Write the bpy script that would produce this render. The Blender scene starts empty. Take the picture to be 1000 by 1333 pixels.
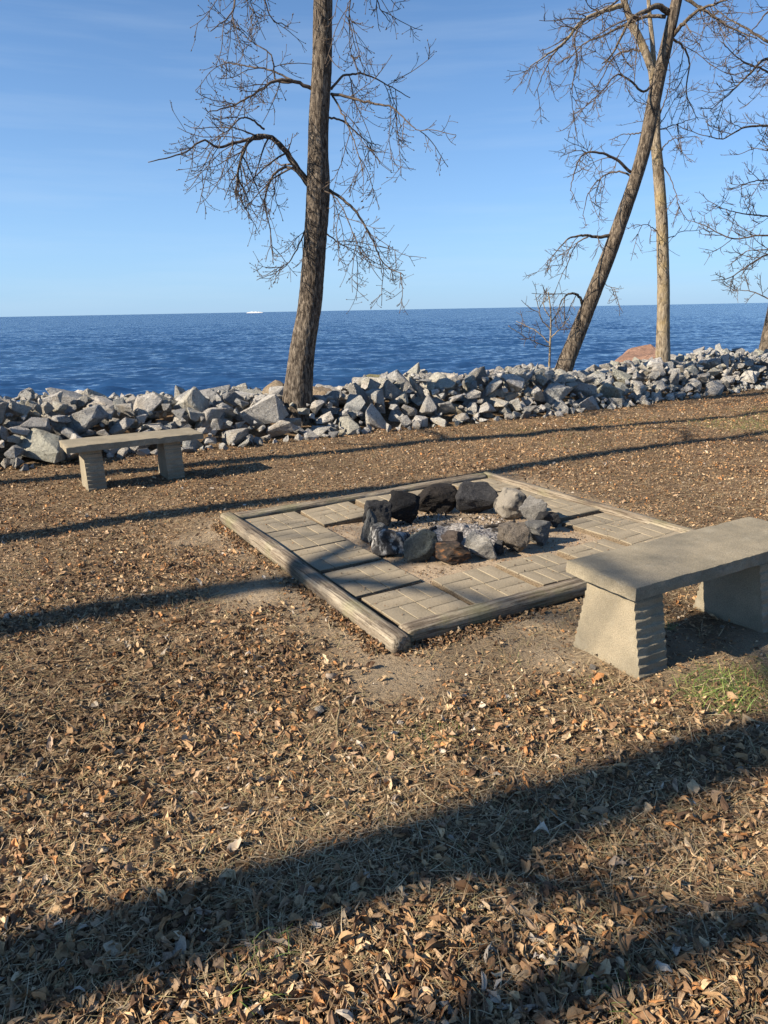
import bpy, bmesh, math, random
import numpy as np
from mathutils import Matrix, Vector

scene = bpy.context.scene
C = scene.collection
rng = np.random.default_rng(7)
random.seed(7)

# ------------------------------------------------------------------ camera
FPX, PW, PH = 924.0, 1000.0, 1333.0
CAMH = 1.6
ROLL, PITCH = math.radians(-1.06), math.radians(15.9)
_fwd = np.array([0, math.cos(PITCH), -math.sin(PITCH)])
_up = np.array([0, math.sin(PITCH), math.cos(PITCH)])
_rt = np.array([1.0, 0, 0])
_R = _rt * math.cos(ROLL) + _up * math.sin(ROLL)
_D = _rt * math.sin(ROLL) - _up * math.cos(ROLL)
cam_d = bpy.data.cameras.new('camera')
cam = bpy.data.objects.new('camera', cam_d)
C.objects.link(cam)
cam_d.sensor_fit = 'HORIZONTAL'
cam_d.sensor_width = 36.0
cam_d.lens = FPX / PW * 36.0
cam_d.clip_start, cam_d.clip_end = 0.05, 200000.0
M4 = Matrix.Identity(4)
for i in range(3):
    M4[i][0], M4[i][1], M4[i][2] = _R[i], -_D[i], -_fwd[i]
M4[2][3] = CAMH
cam.matrix_world = M4
scene.camera = cam

# ------------------------------------------------------------------ world and sun
SUN_EL, SUN_DIR = math.radians(32.0), math.radians(22.5)      # SUN_DIR: heading of the shadows from +X towards +Y
world = bpy.data.worlds.new('World')
scene.world = world
world.use_nodes = True
wn, wl = world.node_tree.nodes, world.node_tree.links
wn.clear()
w_out = wn.new('ShaderNodeOutputWorld')
w_bg = wn.new('ShaderNodeBackground')
w_bg.inputs['Strength'].default_value = 0.08
sky = wn.new('ShaderNodeTexSky')
sky.sky_type = 'NISHITA'
sky.sun_disc = False
sky.sun_elevation = SUN_EL
sky.sun_rotation = math.atan2(-math.cos(SUN_DIR), -math.sin(SUN_DIR)) % (2 * math.pi)
sky.altitude = 200
sky.air_density = 0.6
sky.dust_density = 0.3
sky.ozone_density = 3.0
# thin high cloud veils, stretched along the horizon
tc = wn.new('ShaderNodeTexCoord')
mp = wn.new('ShaderNodeMapping')
mp.inputs['Scale'].default_value = (1.0, 1.0, 14.0)
mp.inputs['Rotation'].default_value = (0.0, math.radians(3), 0.0)
nz = wn.new('ShaderNodeTexNoise')
nz.inputs['Scale'].default_value = 2.2
nz.inputs['Detail'].default_value = 6
nz.inputs['Roughness'].default_value = 0.55
cr = wn.new('ShaderNodeValToRGB')
cr.color_ramp.elements[0].position = 0.46
cr.color_ramp.elements[0].color = (0, 0, 0, 1)
cr.color_ramp.elements[1].position = 0.78
cr.color_ramp.elements[1].color = (0.15, 0.15, 0.15, 1)
mx = wn.new('ShaderNodeMix')
mx.data_type = 'RGBA'
mx.inputs[7].default_value = (4.4, 5.2, 6.0, 1)
wl.new(tc.outputs['Generated'], mp.inputs['Vector'])
wl.new(mp.outputs['Vector'], nz.inputs['Vector'])
wl.new(nz.outputs['Fac'], cr.inputs['Fac'])
wl.new(cr.outputs['Color'], mx.inputs[0])
tint_ = wn.new('ShaderNodeMix'); tint_.data_type = 'RGBA'; tint_.blend_type = 'MULTIPLY'
tint_.inputs[0].default_value = 1.0
tint_.inputs[7].default_value = (0.68, 1.02, 1.20, 1)
wl.new(sky.outputs['Color'], tint_.inputs[6])
# pale haze low over the horizon, the same all round
sx = wn.new('ShaderNodeSeparateXYZ')
wl.new(tc.outputs['Generated'], sx.inputs[0])
hz1 = wn.new('ShaderNodeMath'); hz1.operation = 'ABSOLUTE'
wl.new(sx.outputs['Z'], hz1.inputs[0])
hz2 = wn.new('ShaderNodeMath'); hz2.operation = 'MULTIPLY'; hz2.inputs[1].default_value = -1 / 0.19
wl.new(hz1.outputs[0], hz2.inputs[0])
hz3 = wn.new('ShaderNodeMath'); hz3.operation = 'EXPONENT'
wl.new(hz2.outputs[0], hz3.inputs[0])
hz4 = wn.new('ShaderNodeMath'); hz4.operation = 'MULTIPLY'; hz4.inputs[1].default_value = 0.95
wl.new(hz3.outputs[0], hz4.inputs[0])
hzm = wn.new('ShaderNodeMix'); hzm.data_type = 'RGBA'
hzm.inputs[7].default_value = (2.6, 3.8, 5.15, 1)
wl.new(hz4.outputs[0], hzm.inputs[0])
wl.new(tint_.outputs[2], hzm.inputs[6])
wl.new(hzm.outputs[2], mx.inputs[6])
wl.new(mx.outputs[2], w_bg.inputs['Color'])
wl.new(w_bg.outputs['Background'], w_out.inputs['Surface'])

sun_d = bpy.data.lights.new('sun', 'SUN')
sun_d.energy = 5.0
sun_d.angle = math.radians(0.53)
sun_d.color = (1.0, 0.86, 0.68)
sun = bpy.data.objects.new('sun', sun_d)
C.objects.link(sun)
_sd = Vector((math.cos(SUN_DIR) * math.cos(SUN_EL), math.sin(SUN_DIR) * math.cos(SUN_EL), -math.sin(SUN_EL)))
sun.rotation_euler = _sd.to_track_quat('-Z', 'Y').to_euler()
sun.location = (-20, -10, 20)

scene.view_settings.view_transform = 'Standard'
scene.view_settings.look = 'None'
scene.view_settings.exposure = 1.08
scene.view_settings.gamma = 1.0
scene.render.engine = 'CYCLES'
scene.cycles.use_denoising = True
scene.cycles.max_bounces = 6

# ------------------------------------------------------------------ helpers
def ray(px, py):
    v = _fwd * FPX + _R * (px - PW / 2) + _D * (py - PH / 2)
    return v / np.linalg.norm(v)

def at(px, py, Y):
    """the world point seen at a photo position on the vertical plane y = Y"""
    v = ray(px, py)
    return np.array([0, 0, CAMH]) + v * (Y / v[1])

def on(px, py, z=0.0):
    """the world point seen at a photo position on the level z"""
    v = ray(px, py)
    return np.array([0, 0, CAMH]) + v * ((z - CAMH) / v[2])

def _hash(i, j, k):
    n = (i * 374761393 + j * 668265263 + k * 2147483647 + 1013904223) & 0xFFFFFFFF
    n = ((n ^ (n >> 13)) * 1274126177) & 0xFFFFFFFF
    return ((n ^ (n >> 16)) & 0xFFFFFF) / float(0xFFFFFF)

def vnoise(p):
    """value noise in [-1, 1] for an (n, 3) array"""
    p = np.asarray(p, float)
    i = np.floor(p).astype(np.int64)
    f = p - i
    f = f * f * (3 - 2 * f)
    out = 0
    for a in (0, 1):
        for b in (0, 1):
            for c in (0, 1):
                w = (f[:, 0] if a else 1 - f[:, 0]) * (f[:, 1] if b else 1 - f[:, 1]) * (f[:, 2] if c else 1 - f[:, 2])
                out = out + w * _hash(i[:, 0] + a, i[:, 1] + b, i[:, 2] + c)
    return out * 2 - 1

def fbm(p, octaves=4, gain=0.5):
    p = np.asarray(p, float)
    s, a, t = 0, 1.0, 0
    for o in range(octaves):
        s = s + a * vnoise(p * (2.03 ** o) + 17.3 * o)
        t += a
        a *= gain
    return s / t

def n2(x, y, sc, seed=0, octaves=3):
    x = np.asarray(x, float)
    sh = x.shape
    p = np.stack([x.ravel() * sc, np.asarray(y, float).ravel() * sc, np.full(x.size, 3.7 * seed + .5)], 1)
    return fbm(p, octaves).reshape(sh)

def smooth(a, b, x):
    t = np.clip((x - a) / (b - a), 0, 1)
    return t * t * (3 - 2 * t)

def mesh_np(name, verts, faces, mat=None, smooth_shade=False, col=None):
    """verts (n,3); faces a list of int arrays of shape (m,k)"""
    me = bpy.data.meshes.new(name)
    if not isinstance(faces, (list, tuple)):
        faces = [faces]
    faces = [f for f in faces if len(f)]
    nl = sum(f.size for f in faces)
    nf = sum(len(f) for f in faces)
    me.vertices.add(len(verts))
    me.vertices.foreach_set('co', np.ascontiguousarray(verts, dtype=np.float32).ravel())
    me.loops.add(nl)
    me.loops.foreach_set('vertex_index', np.concatenate([f.ravel() for f in faces]).astype(np.int32))
    me.polygons.add(nf)
    ks = np.concatenate([np.full(len(f), f.shape[1]) for f in faces])
    me.polygons.foreach_set('loop_start', (np.cumsum(ks) - ks).astype(np.int32))
    if smooth_shade:
        me.polygons.foreach_set('use_smooth', np.ones(nf, bool))
    else:
        me.polygons.foreach_set('use_smooth', np.zeros(nf, bool))
    if col is not None:
        at_ = me.color_attributes.new('Col', 'FLOAT_COLOR', 'POINT')
        c4 = np.ones((len(verts), 4), np.float32)
        c4[:, :3] = col
        at_.data.foreach_set('color', c4.ravel())
    me.update(calc_edges=True)
    if mat:
        me.materials.append(mat)
    return me

def obj(name, me, parent=None, loc=None, rot=None, scale=None):
    o = bpy.data.objects.new(name, me)
    C.objects.link(o)
    if parent:
        o.parent = parent
    if loc is not None:
        o.location = loc
    if rot is not None:
        o.rotation_euler = rot
    if scale is not None:
        o.scale = scale
    return o

def tag(o, label=None, cat=None, group=None, kind=None):
    if label: o['label'] = label
    if cat: o['category'] = cat
    if group: o['group'] = group
    if kind: o['kind'] = kind
    return o

def empty(name, loc=(0, 0, 0), rz=0.0):
    o = bpy.data.objects.new(name, None)
    C.objects.link(o)
    o.location = loc
    o.rotation_euler = (0, 0, rz)
    o.empty_display_size = 0.1
    return o

class MB:
    """collects vertex and quad/triangle arrays into one mesh"""
    def __init__(s):
        s.v, s.q, s.t, s.n = [], [], [], 0
    def add(s, v, q=None, t=None):
        s.v.append(np.asarray(v, float))
        if q is not None and len(q): s.q.append(np.asarray(q) + s.n)
        if t is not None and len(t): s.t.append(np.asarray(t) + s.n)
        s.n += len(v)
    def tube(s, pts, rad, k=6, cap=True):
        pts = np.asarray(pts, float); rad = np.asarray(rad, float)
        n = len(pts)
        tan = np.gradient(pts, axis=0)
        tan /= np.linalg.norm(tan, axis=1)[:, None] + 1e-12
        ref = np.array([1.0, 0.1, 0.05]) if abs(tan[0][0]) < .8 else np.array([0.1, 1.0, 0.05])
        u = np.cross(tan, ref); u /= np.linalg.norm(u, axis=1)[:, None] + 1e-12
        w = np.cross(tan, u)
        a = np.arange(k) * 2 * math.pi / k
        ring = u[:, None, :] * np.cos(a)[None, :, None] + w[:, None, :] * np.sin(a)[None, :, None]
        v = (pts[:, None, :] + ring * rad[:, None, None]).reshape(-1, 3)
        i = np.arange(n - 1)[:, None] * k
        j = np.arange(k)[None, :]
        j2 = (j + 1) % k
        q = np.stack([i + j, i + j2, i + k + j2, i + k + j], -1).reshape(-1, 4)
        t = None
        if cap:
            v = np.vstack([v, pts[:1], pts[-1:]])
            a0, a1 = n * k, n * k + 1
            jj = np.arange(k); jn = (jj + 1) % k
            t = np.vstack([np.stack([np.full(k, a0), jn, jj], 1), np.stack([np.full(k, a1), (n - 1) * k + jj, (n - 1) * k + jn], 1)])
        s.add(v, q, t)
    def mesh(s, name, mat, smooth_shade=True):
        v = np.vstack(s.v) if s.v else np.zeros((0, 3))
        f = []
        if s.q: f.append(np.vstack(s.q))
        if s.t: f.append(np.vstack(s.t))
        return mesh_np(name, v, f, mat, smooth_shade)

def catmull(pts, n):
    pts = np.asarray(pts, float)
    P = np.vstack([2 * pts[0] - pts[1], pts, 2 * pts[-1] - pts[-2]])
    m = len(pts) - 1
    tt = np.linspace(0, m, n)
    i = np.minimum(tt.astype(int), m - 1)
    t = (tt - i)[:, None]
    a, b, c, d = P[i], P[i + 1], P[i + 2], P[i + 3]
    return .5 * (2 * b + (c - a) * t + (2 * a - 5 * b + 4 * c - d) * t ** 2 + (3 * b - a - 3 * c + d) * t ** 3)

# ------------------------------------------------------------------ materials
class NT:
    def __init__(s, name, rough=0.8, spec=0.3):
        s.m = bpy.data.materials.new(name)
        s.m.use_nodes = True
        s.n, s.l = s.m.node_tree.nodes, s.m.node_tree.links
        s.b = s.n['Principled BSDF']
        s.b.inputs['Roughness'].default_value = rough
        s.b.inputs['Specular IOR Level'].default_value = spec
        s.tc = s.n.new('ShaderNodeTexCoord')
    def noise(s, scale, detail=4, rough=.6, stretch=None, coord='Object', dist=0.0, kind='noise'):
        vec = s.tc.outputs[coord]
        if stretch:
            mpn = s.n.new('ShaderNodeMapping'); mpn.inputs['Scale'].default_value = stretch
            s.l.new(vec, mpn.inputs['Vector']); vec = mpn.outputs['Vector']
        if kind == 'voronoi':
            t = s.n.new('ShaderNodeTexVoronoi'); t.inputs['Scale'].default_value = scale
            s.l.new(vec, t.inputs['Vector'])
            return t.outputs['Distance']
        t = s.n.new('ShaderNodeTexNoise')
        t.inputs['Scale'].default_value = scale; t.inputs['Detail'].default_value = detail
        t.inputs['Roughness'].default_value = rough; t.inputs['Distortion'].default_value = dist
        s.l.new(vec, t.inputs['Vector'])
        return t.outputs['Fac']
    def ramp(s, fac, stops):
        r = s.n.new('ShaderNodeValToRGB')
        e = r.color_ramp.elements
        e[0].position, e[0].color = stops[0][0], (*stops[0][1], 1)
        e[1].position, e[1].color = stops[-1][0], (*stops[-1][1], 1)
        for p, c in stops[1:-1]:
            x = e.new(p); x.color = (*c, 1)
        s.l.new(fac, r.inputs['Fac'])
        return r.outputs['Color']
    def val(s, fac, a, b, lo=0., hi=1.):
        r = s.n.new('ShaderNodeMapRange')
        r.inputs[1].default_value, r.inputs[2].default_value = a, b
        r.inputs[3].default_value, r.inputs[4].default_value = lo, hi
        s.l.new(fac, r.inputs[0])
        return r.outputs[0]
    def mix(s, fac, a, b, mode='MIX'):
        x = s.n.new('ShaderNodeMix'); x.data_type = 'RGBA'; x.blend_type = mode
        for v, i in ((fac, 0), (a, 6), (b, 7)):
            if isinstance(v, (int, float)): x.inputs[i].default_value = v
            elif isinstance(v, tuple): x.inputs[i].default_value = (*v, 1)
            else: s.l.new(v, x.inputs[i])
        return x.outputs[2]
    def math(s, op, a, b):
        x = s.n.new('ShaderNodeMath'); x.operation = op
        for v, i in ((a, 0), (b, 1)):
            if isinstance(v, (int, float)): x.inputs[i].default_value = v
            else: s.l.new(v, x.inputs[i])
        return x.outputs[0]
    def attr(s, name='Col'):
        a = s.n.new('ShaderNodeAttribute'); a.attribute_name = name
        return a.outputs['Color']
    def rnd(s):
        return s.n.new('ShaderNodeObjectInfo').outputs['Random']
    def color(s, c):
        if isinstance(c, tuple): s.b.inputs['Base Color'].default_value = (*c, 1)
        else: s.l.new(c, s.b.inputs['Base Color'])
        return s
    def bump(s, h, strength=.5, dist=.01):
        b = s.n.new('ShaderNodeBump')
        b.inputs['Strength'].default_value = strength; b.inputs['Distance'].default_value = dist
        s.l.new(h, b.inputs['Height'])
        prev = s.b.inputs['Normal'].links
        if prev: s.l.new(prev[0].from_socket, b.inputs['Normal'])
        s.l.new(b.outputs['Normal'], s.b.inputs['Normal'])
        return s

def m_ground():
    t = NT('soil', .95, .15)
    big = t.noise(0.9, 5, .6)
    fine = t.noise(28, 6, .7)
    grit = t.noise(160, 3, .7)
    c = t.ramp(fine, [(.34, (.055, .036, .022)), (.5, (.185, .125, .074)), (.68, (.42, .31, .19))])
    bare = t.ramp(grit, [(.3, (.23, .175, .115)), (.55, (.39, .31, .21)), (.75, (.52, .43, .31))])
    c = t.mix(t.attr('Col'), c, bare)
    c = t.mix(t.val(big, .42, .62, 0, .6), c, (.085, .058, .034), 'MIX')
    return t.color(c).bump(fine, 1.0, .03).bump(grit, .7, .006).m

def m_litter(name, rough=.75):
    t = NT(name, rough, .25)
    f = t.noise(90, 4, .7)
    c = t.mix(t.val(f, .3, .75, 0, .55), t.attr('Col'), t.mix(1.0, t.attr('Col'), (.45, .38, .32), 'MULTIPLY'))
    t.color(c)
    return t.m

def m_leaf():
    t = NT('dry_leaf', .72, .25)
    c = t.ramp(t.rnd(), [(0., (.17, .095, .05)), (.2, (.30, .175, .09)), (.42, (.42, .27, .14)), (.6, (.50, .36, .21)),
                         (.72, (.44, .21, .08)), (.86, (.40, .34, .27)), (1., (.54, .42, .27))])
    f = t.noise(70, 5, .7)
    c = t.mix(t.val(f, .35, .75, 0, .6), c, t.mix(1.0, c, (.5, .42, .36), 'MULTIPLY'))
    return t.color(c).bump(f, .5, .004).m

def m_bark(name, dark, mid, light, sc=30., moss=None):
    t = NT(name, .92, .15)
    r = t.noise(sc, 6, .65, (1, 1, .26), dist=.8)
    fi = t.noise(sc * 5, 4, .7, (1, 1, .4))
    c = t.ramp(r, [(.38, dark), (.49, mid), (.64, light)])
    c = t.mix(t.val(fi, .3, .75, 0, .4), c, dark)
    if moss:
        c = t.mix(t.val(t.noise(2.3, 4, .6), .48, .66, 0, .6), c, moss)
    return t.color(c).bump(r, 1.0, .03).bump(fi, .6, .006).m

def m_twig():
    t = NT('twig_bark', .8, .25)
    return t.color(t.ramp(t.noise(14, 3), [(.3, (.05, .038, .03)), (.7, (.145, .112, .085))])).m

def m_stone(name, cols, dark=.5, speck=True, scale=1.0, island=False):
    t = NT(name, .88, .22)
    base = t.ramp(t.n.new('ShaderNodeNewGeometry').outputs['Random Per Island'] if island else t.rnd(), [(i / (len(cols) - 1), c) for i, c in enumerate(cols)])
    big = t.noise(5 * scale, 6, .65, dist=.5)
    c = t.mix(t.val(big, .35, .68, 0, dark), base, t.mix(1.0, base, (.42, .42, .44), 'MULTIPLY'))
    if scale == 1.0:
        c = t.mix(t.val(t.noise(1.7, 5, .65), .5, .68, 0, .5), c, t.mix(1.0, c, (.95, .80, .58), 'MULTIPLY'))
    if speck:
        sp = t.noise(34, 3, .8)
        c = t.mix(t.val(sp, .52, .62, 0, .75), c, t.mix(1.0, c, (1.5, 1.48, 1.45), 'MULTIPLY'))
        c = t.mix(t.val(t.noise(21, 4, .8), .55, .64, 0, .75), c, t.mix(1.0, c, (.35, .35, .36), 'MULTIPLY'))
    return t.color(c).bump(t.noise(9 * scale, 8, .72), 1.0, .09).bump(t.noise(45, 4, .7), .6, .015).m

def m_concrete():
    t = NT('cast_concrete', .93, .2)
    f = t.noise(170, 4, .8)
    b = t.noise(3.2, 6, .65)
    c = t.ramp(f, [(.3, (.16, .137, .095)), (.5, (.275, .238, .17)), (.72, (.40, .35, .255))])
    c = t.mix(t.val(b, .4, .62, 0, .6), c, (.13, .12, .09))
    c = t.mix(t.val(t.noise(9, 5, .7), .54, .7, 0, .45), c, (.34, .31, .24))
    pits = t.noise(60, 2, .5, kind='voronoi')
    c = t.mix(t.val(pits, .0, .13, .55, 0), c, (.10, .09, .07))
    return t.color(c).bump(f, .6, .004).bump(pits, .25, .003).m

def m_paver():
    t = NT('paver_concrete', .93, .18)
    f = t.noise(130, 4, .8)
    b = t.noise(2.2, 5, .6, coord='Object')
    c = t.ramp(f, [(.3, (.19, .158, .11)), (.5, (.30, .253, .18)), (.72, (.41, .355, .26))])
    c = t.mix(t.val(t.rnd(), 0, 1, 0, .35), c, (.17, .155, .12))
    c = t.mix(t.val(b, .42, .66, 0, .6), c, (.13, .11, .075))
    return t.color(c).bump(f, .6, .004).bump(t.noise(25, 4), .4, .008).m

def m_timber():
    t = NT('weathered_timber', .9, .2)
    g = t.noise(26, 6, .7, (.045, 1, 1), dist=.3)
    g2 = t.noise(90, 4, .7, (.03, 1, 1))
    c = t.ramp(g, [(.30, (.06, .048, .036)), (.44, (.19, .155, .115)), (.60, (.335, .29, .22)), (.78, (.47, .42, .33))])
    c = t.mix(t.val(g2, .5, .6, 0, .8), c, (.06, .046, .034))
    c = t.mix(t.val(t.noise(3.5, 4), .5, .68, 0, .45), c, (.20, .205, .10))
    c = t.mix(t.val(t.noise(45, 5, .75), .45, .7, 0, .5), c, t.mix(1.0, c, (.5, .46, .40), 'MULTIPLY'))
    return t.color(c).bump(g, .8, .012).bump(g2, .8, .006).bump(t.noise(70, 5, .75, (.4, 1, 1)), .6, .006).m

def m_sand():
    t = NT('sand', .96, .1)
    f = t.noise(140, 5, .8)
    b = t.noise(6, 5, .65)
    c = t.ramp(f, [(.3, (.20, .145, .095)), (.5, (.36, .285, .20)), (.72, (.50, .42, .32))])
    c = t.mix(t.val(b, .48, .68, 0, .6), c, (.22, .17, .125))
    return t.color(c).bump(f, .8, .008).bump(b, .6, .03).m

def m_ash():
    t = NT('wood_ash', .97, .1)
    f = t.noise(60, 6, .75)
    c = t.ramp(f, [(.36, (.05, .045, .04)), (.48, (.27, .25, .23)), (.62, (.55, .53, .50)), (.8, (.70, .68, .66))])
    return t.color(c).bump(f, 1.0, .02).m

def m_char():
    t = NT('charred_wood', .8, .3)
    f = t.noise(60, 5, .7, (.3, 1, 1))
    return t.color(t.ramp(f, [(.35, (.012, .011, .01)), (.7, (.07, .06, .052))])).bump(f, .8, .008).m

def m_water():
    t = NT('lake_water', .12, .5)
    t.b.inputs['IOR'].default_value = 1.33
    t.color(t.ramp(t.noise(.06, 4, .6), [(.35, (.014, .050, .135)), (.7, (.024, .072, .165))]))
    # wavelets as tilted normals, so that far water keeps its slopes
    def slopes(sc, detail, amt, stretch):
        mpn = t.n.new('ShaderNodeMapping'); mpn.inputs['Scale'].default_value = stretch
        t.l.new(t.tc.outputs['Object'], mpn.inputs['Vector'])
        x = t.n.new('ShaderNodeTexNoise'); x.inputs['Scale'].default_value = sc; x.inputs['Detail'].default_value = detail; x.inputs['Roughness'].default_value = .62
        t.l.new(mpn.outputs['Vector'], x.inputs['Vector'])
        sb = t.n.new('ShaderNodeVectorMath'); sb.operation = 'SUBTRACT'; sb.inputs[1].default_value = (.5, .5, .5)
        t.l.new(x.outputs['Color'], sb.inputs[0])
        ml = t.n.new('ShaderNodeVectorMath'); ml.operation = 'MULTIPLY'; ml.inputs[1].default_value = (amt, amt * 1.5, 0)
        t.l.new(sb.outputs[0], ml.inputs[0])
        return ml.outputs[0]
    def vadd(a, b):
        x = t.n.new('ShaderNodeVectorMath'); x.operation = 'ADD'
        t.l.new(a, x.inputs[0]); t.l.new(b, x.inputs[1]); return x.outputs[0]
    geo = t.n.new('ShaderNodeNewGeometry')
    shoreward = t.n.new('ShaderNodeCombineXYZ'); shoreward.inputs[0].default_value = .05; shoreward.inputs[1].default_value = -.14   # wave faces run up towards the shore
    tot = vadd(vadd(geo.outputs['Normal'], shoreward.outputs[0]), vadd(slopes(2.6, 6, .95, (.75, 1, 1)), slopes(.5, 4, .45, (.55, 1, 1))))
    nm = t.n.new('ShaderNodeVectorMath'); nm.operation = 'NORMALIZE'
    t.l.new(tot, nm.inputs[0]); t.l.new(nm.outputs[0], t.b.inputs['Normal'])
    return t.m

def m_grass():
    t = NT('grass_blade', .6, .35)
    return t.color(t.attr('Col')).m

MAT = dict(ground=m_ground(), litter=m_litter('leaf_litter'), leaf=m_leaf(), straw=m_litter('dead_grass', .65), grass=m_grass(),
           bark=m_bark('furrowed_bark', (.025, .020, .016), (.105, .085, .066), (.29, .245, .19), 36.),
           bark_lean=m_bark('grey_bark', (.03, .024, .019), (.12, .096, .072), (.28, .23, .17)),
           bark_pale=m_bark('lichened_bark', (.10, .078, .054), (.25, .205, .145), (.40, .34, .255), 24., (.33, .25, .12)),
           twig=m_twig(), concrete=m_concrete(), paver=m_paver(), timber=m_timber(), sand=m_sand(), ash=m_ash(), char=m_char(), water=m_water())
RIP_COLS = [(.24, .245, .24), (.52, .50, .46), (.36, .37, .355), (.58, .555, .51), (.30, .31, .31), (.48, .455, .41), (.40, .40, .335), (.56, .545, .515), (.20, .205, .21)]
MAT['riprap'] = m_stone('riprap_granite', RIP_COLS, .4)
_j = NT('paver_joint', .95, .1)
MAT['joint'] = _j.color(_j.ramp(_j.noise(90, 4, .7), [(.35, (.07, .052, .035)), (.7, (.24, .19, .13))])).m
MAT['tan_rock'] = m_stone('tan_boulder', [(.34, .27, .19), (.36, .29, .20)], .5)
MAT['red_rock'] = m_stone('red_boulder', [(.30, .18, .13), (.31, .19, .135)], .8)
MAT['moss_rock'] = m_stone('mossy_boulder', [(.17, .17, .10), (.19, .185, .11)], .5)
MAT['pebble'] = m_stone('pebble', [(.30, .28, .25), (.45, .42, .37)], .4)

# ------------------------------------------------------------------ lie of the land
FOOT = np.array([(-60, -25.), (-20, -2.2), (-7, 5.7), (-4.1, 7.44), (-3.18, 8.15), (-1.95, 8.62), (-.19, 9.65), (2.31, 10.6), (3.8, 11.55), (7.54, 13.95), (14, 18.0), (60, 44.)])
SA = math.radians(29)
def shore_s(x, y):
    """metres past the inland foot of the stone bank, towards the lake"""
    return (y - np.interp(x, FOOT[:, 0], FOOT[:, 1])) * math.cos(SA)
WATER_Z = -0.9
PAD_A = math.radians(30.5)
PE1 = np.array([math.cos(PAD_A), math.sin(PAD_A)])
PE2 = np.array([-math.sin(PAD_A), math.cos(PAD_A)])
PAD0 = np.array([0.02, 3.12])            # outer front corner of the timber frame
PAD_L1, PAD_L2 = 2.72, 2.60              # along PE1 and PE2
def pad_uv(x, y):
    dx, dy = x - PAD0[0], y - PAD0[1]
    return dx * PE1[0] + dy * PE1[1], dx * PE2[0] + dy * PE2[1]
def pad_dist(x, y):
    u, v = pad_uv(x, y)
    du = np.maximum(np.maximum(-u, u - PAD_L1), 0); dv = np.maximum(np.maximum(-v, v - PAD_L2), 0)
    ins = np.minimum(np.minimum(u, PAD_L1 - u), np.minimum(v, PAD_L2 - v))
    return np.where((du + dv) > 0, np.hypot(du, dv), -ins)
def ground_z(x, y):
    x = np.asarray(x, float); y = np.asarray(y, float)
    s = shore_s(x, y)
    z = .045 * n2(x, y, .55, 1, 2) + .016 * n2(x, y, 3.1, 2, 3)
    pd = pad_dist(x, y)
    z = z * smooth(-.1, .7, pd) + .012 * n2(x, y, 6, 4, 2) * smooth(0, .3, pd) - .03 * smooth(.02, -.1, pd)
    z = z + .20 * smooth(.1, 1.1, s) - 2.6 * smooth(1.9, 6.5, s) - 3.0 * smooth(8, 60, s)
    return z

def bare(x, y):
    """0..1: trodden bare soil round the fire pit and bench"""
    pd = pad_dist(x, y)
    b = smooth(.42, .02, pd + .28 * n2(x, y, 2.3, 9)) * .95
    for cx, cy, r in ((.02, 2.86, .3), (.75, 3.1, .35), (1.25, 3.15, .4), (-.75, 3.9, .3), (-1.2, 5.1, .35), (2.3, 4.0, .5), (-.62, 4.35, .3), (1.9, 3.2, .4)):
        b = np.maximum(b, smooth(r * 1.25, r * .3, np.hypot(x - cx, y - cy) + .22 * n2(x, y, 4, 11)))
    return np.clip(b, 0, 1)

def graded(lo, hi, c0, c1, step, grow=1.16):
    a = list(np.arange(c0, c1 + 1e-6, step))
    s = step
    while a[-1] < hi:
        s *= grow; a.append(a[-1] + s)
    s = step
    while a[0] > lo:
        s *= grow; a.insert(0, a[0] - s)
    return np.array(a)
gx = graded(-70, 70, -4.5, 7.5, .05)
gy = graded(-60, 60, .6, 11.5, .05)
GX, GY = np.meshgrid(gx, gy)
GZ = ground_z(GX, GY)
nx, ny = len(gx), len(gy)
ii = (np.arange(ny - 1)[:, None] * nx + np.arange(nx - 1)[None, :]).ravel()
quads = np.stack([ii, ii + 1, ii + nx + 1, ii + nx], 1)
bcol = bare(GX, GY).ravel()
me = mesh_np('ground', np.stack([GX.ravel(), GY.ravel(), GZ.ravel()], 1), [quads], MAT['ground'], True, np.repeat(bcol[:, None], 3, 1))
ground = tag(obj('ground', me), 'trodden brown lawn covered in dry leaves and dead grass', kind='structure')

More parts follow.
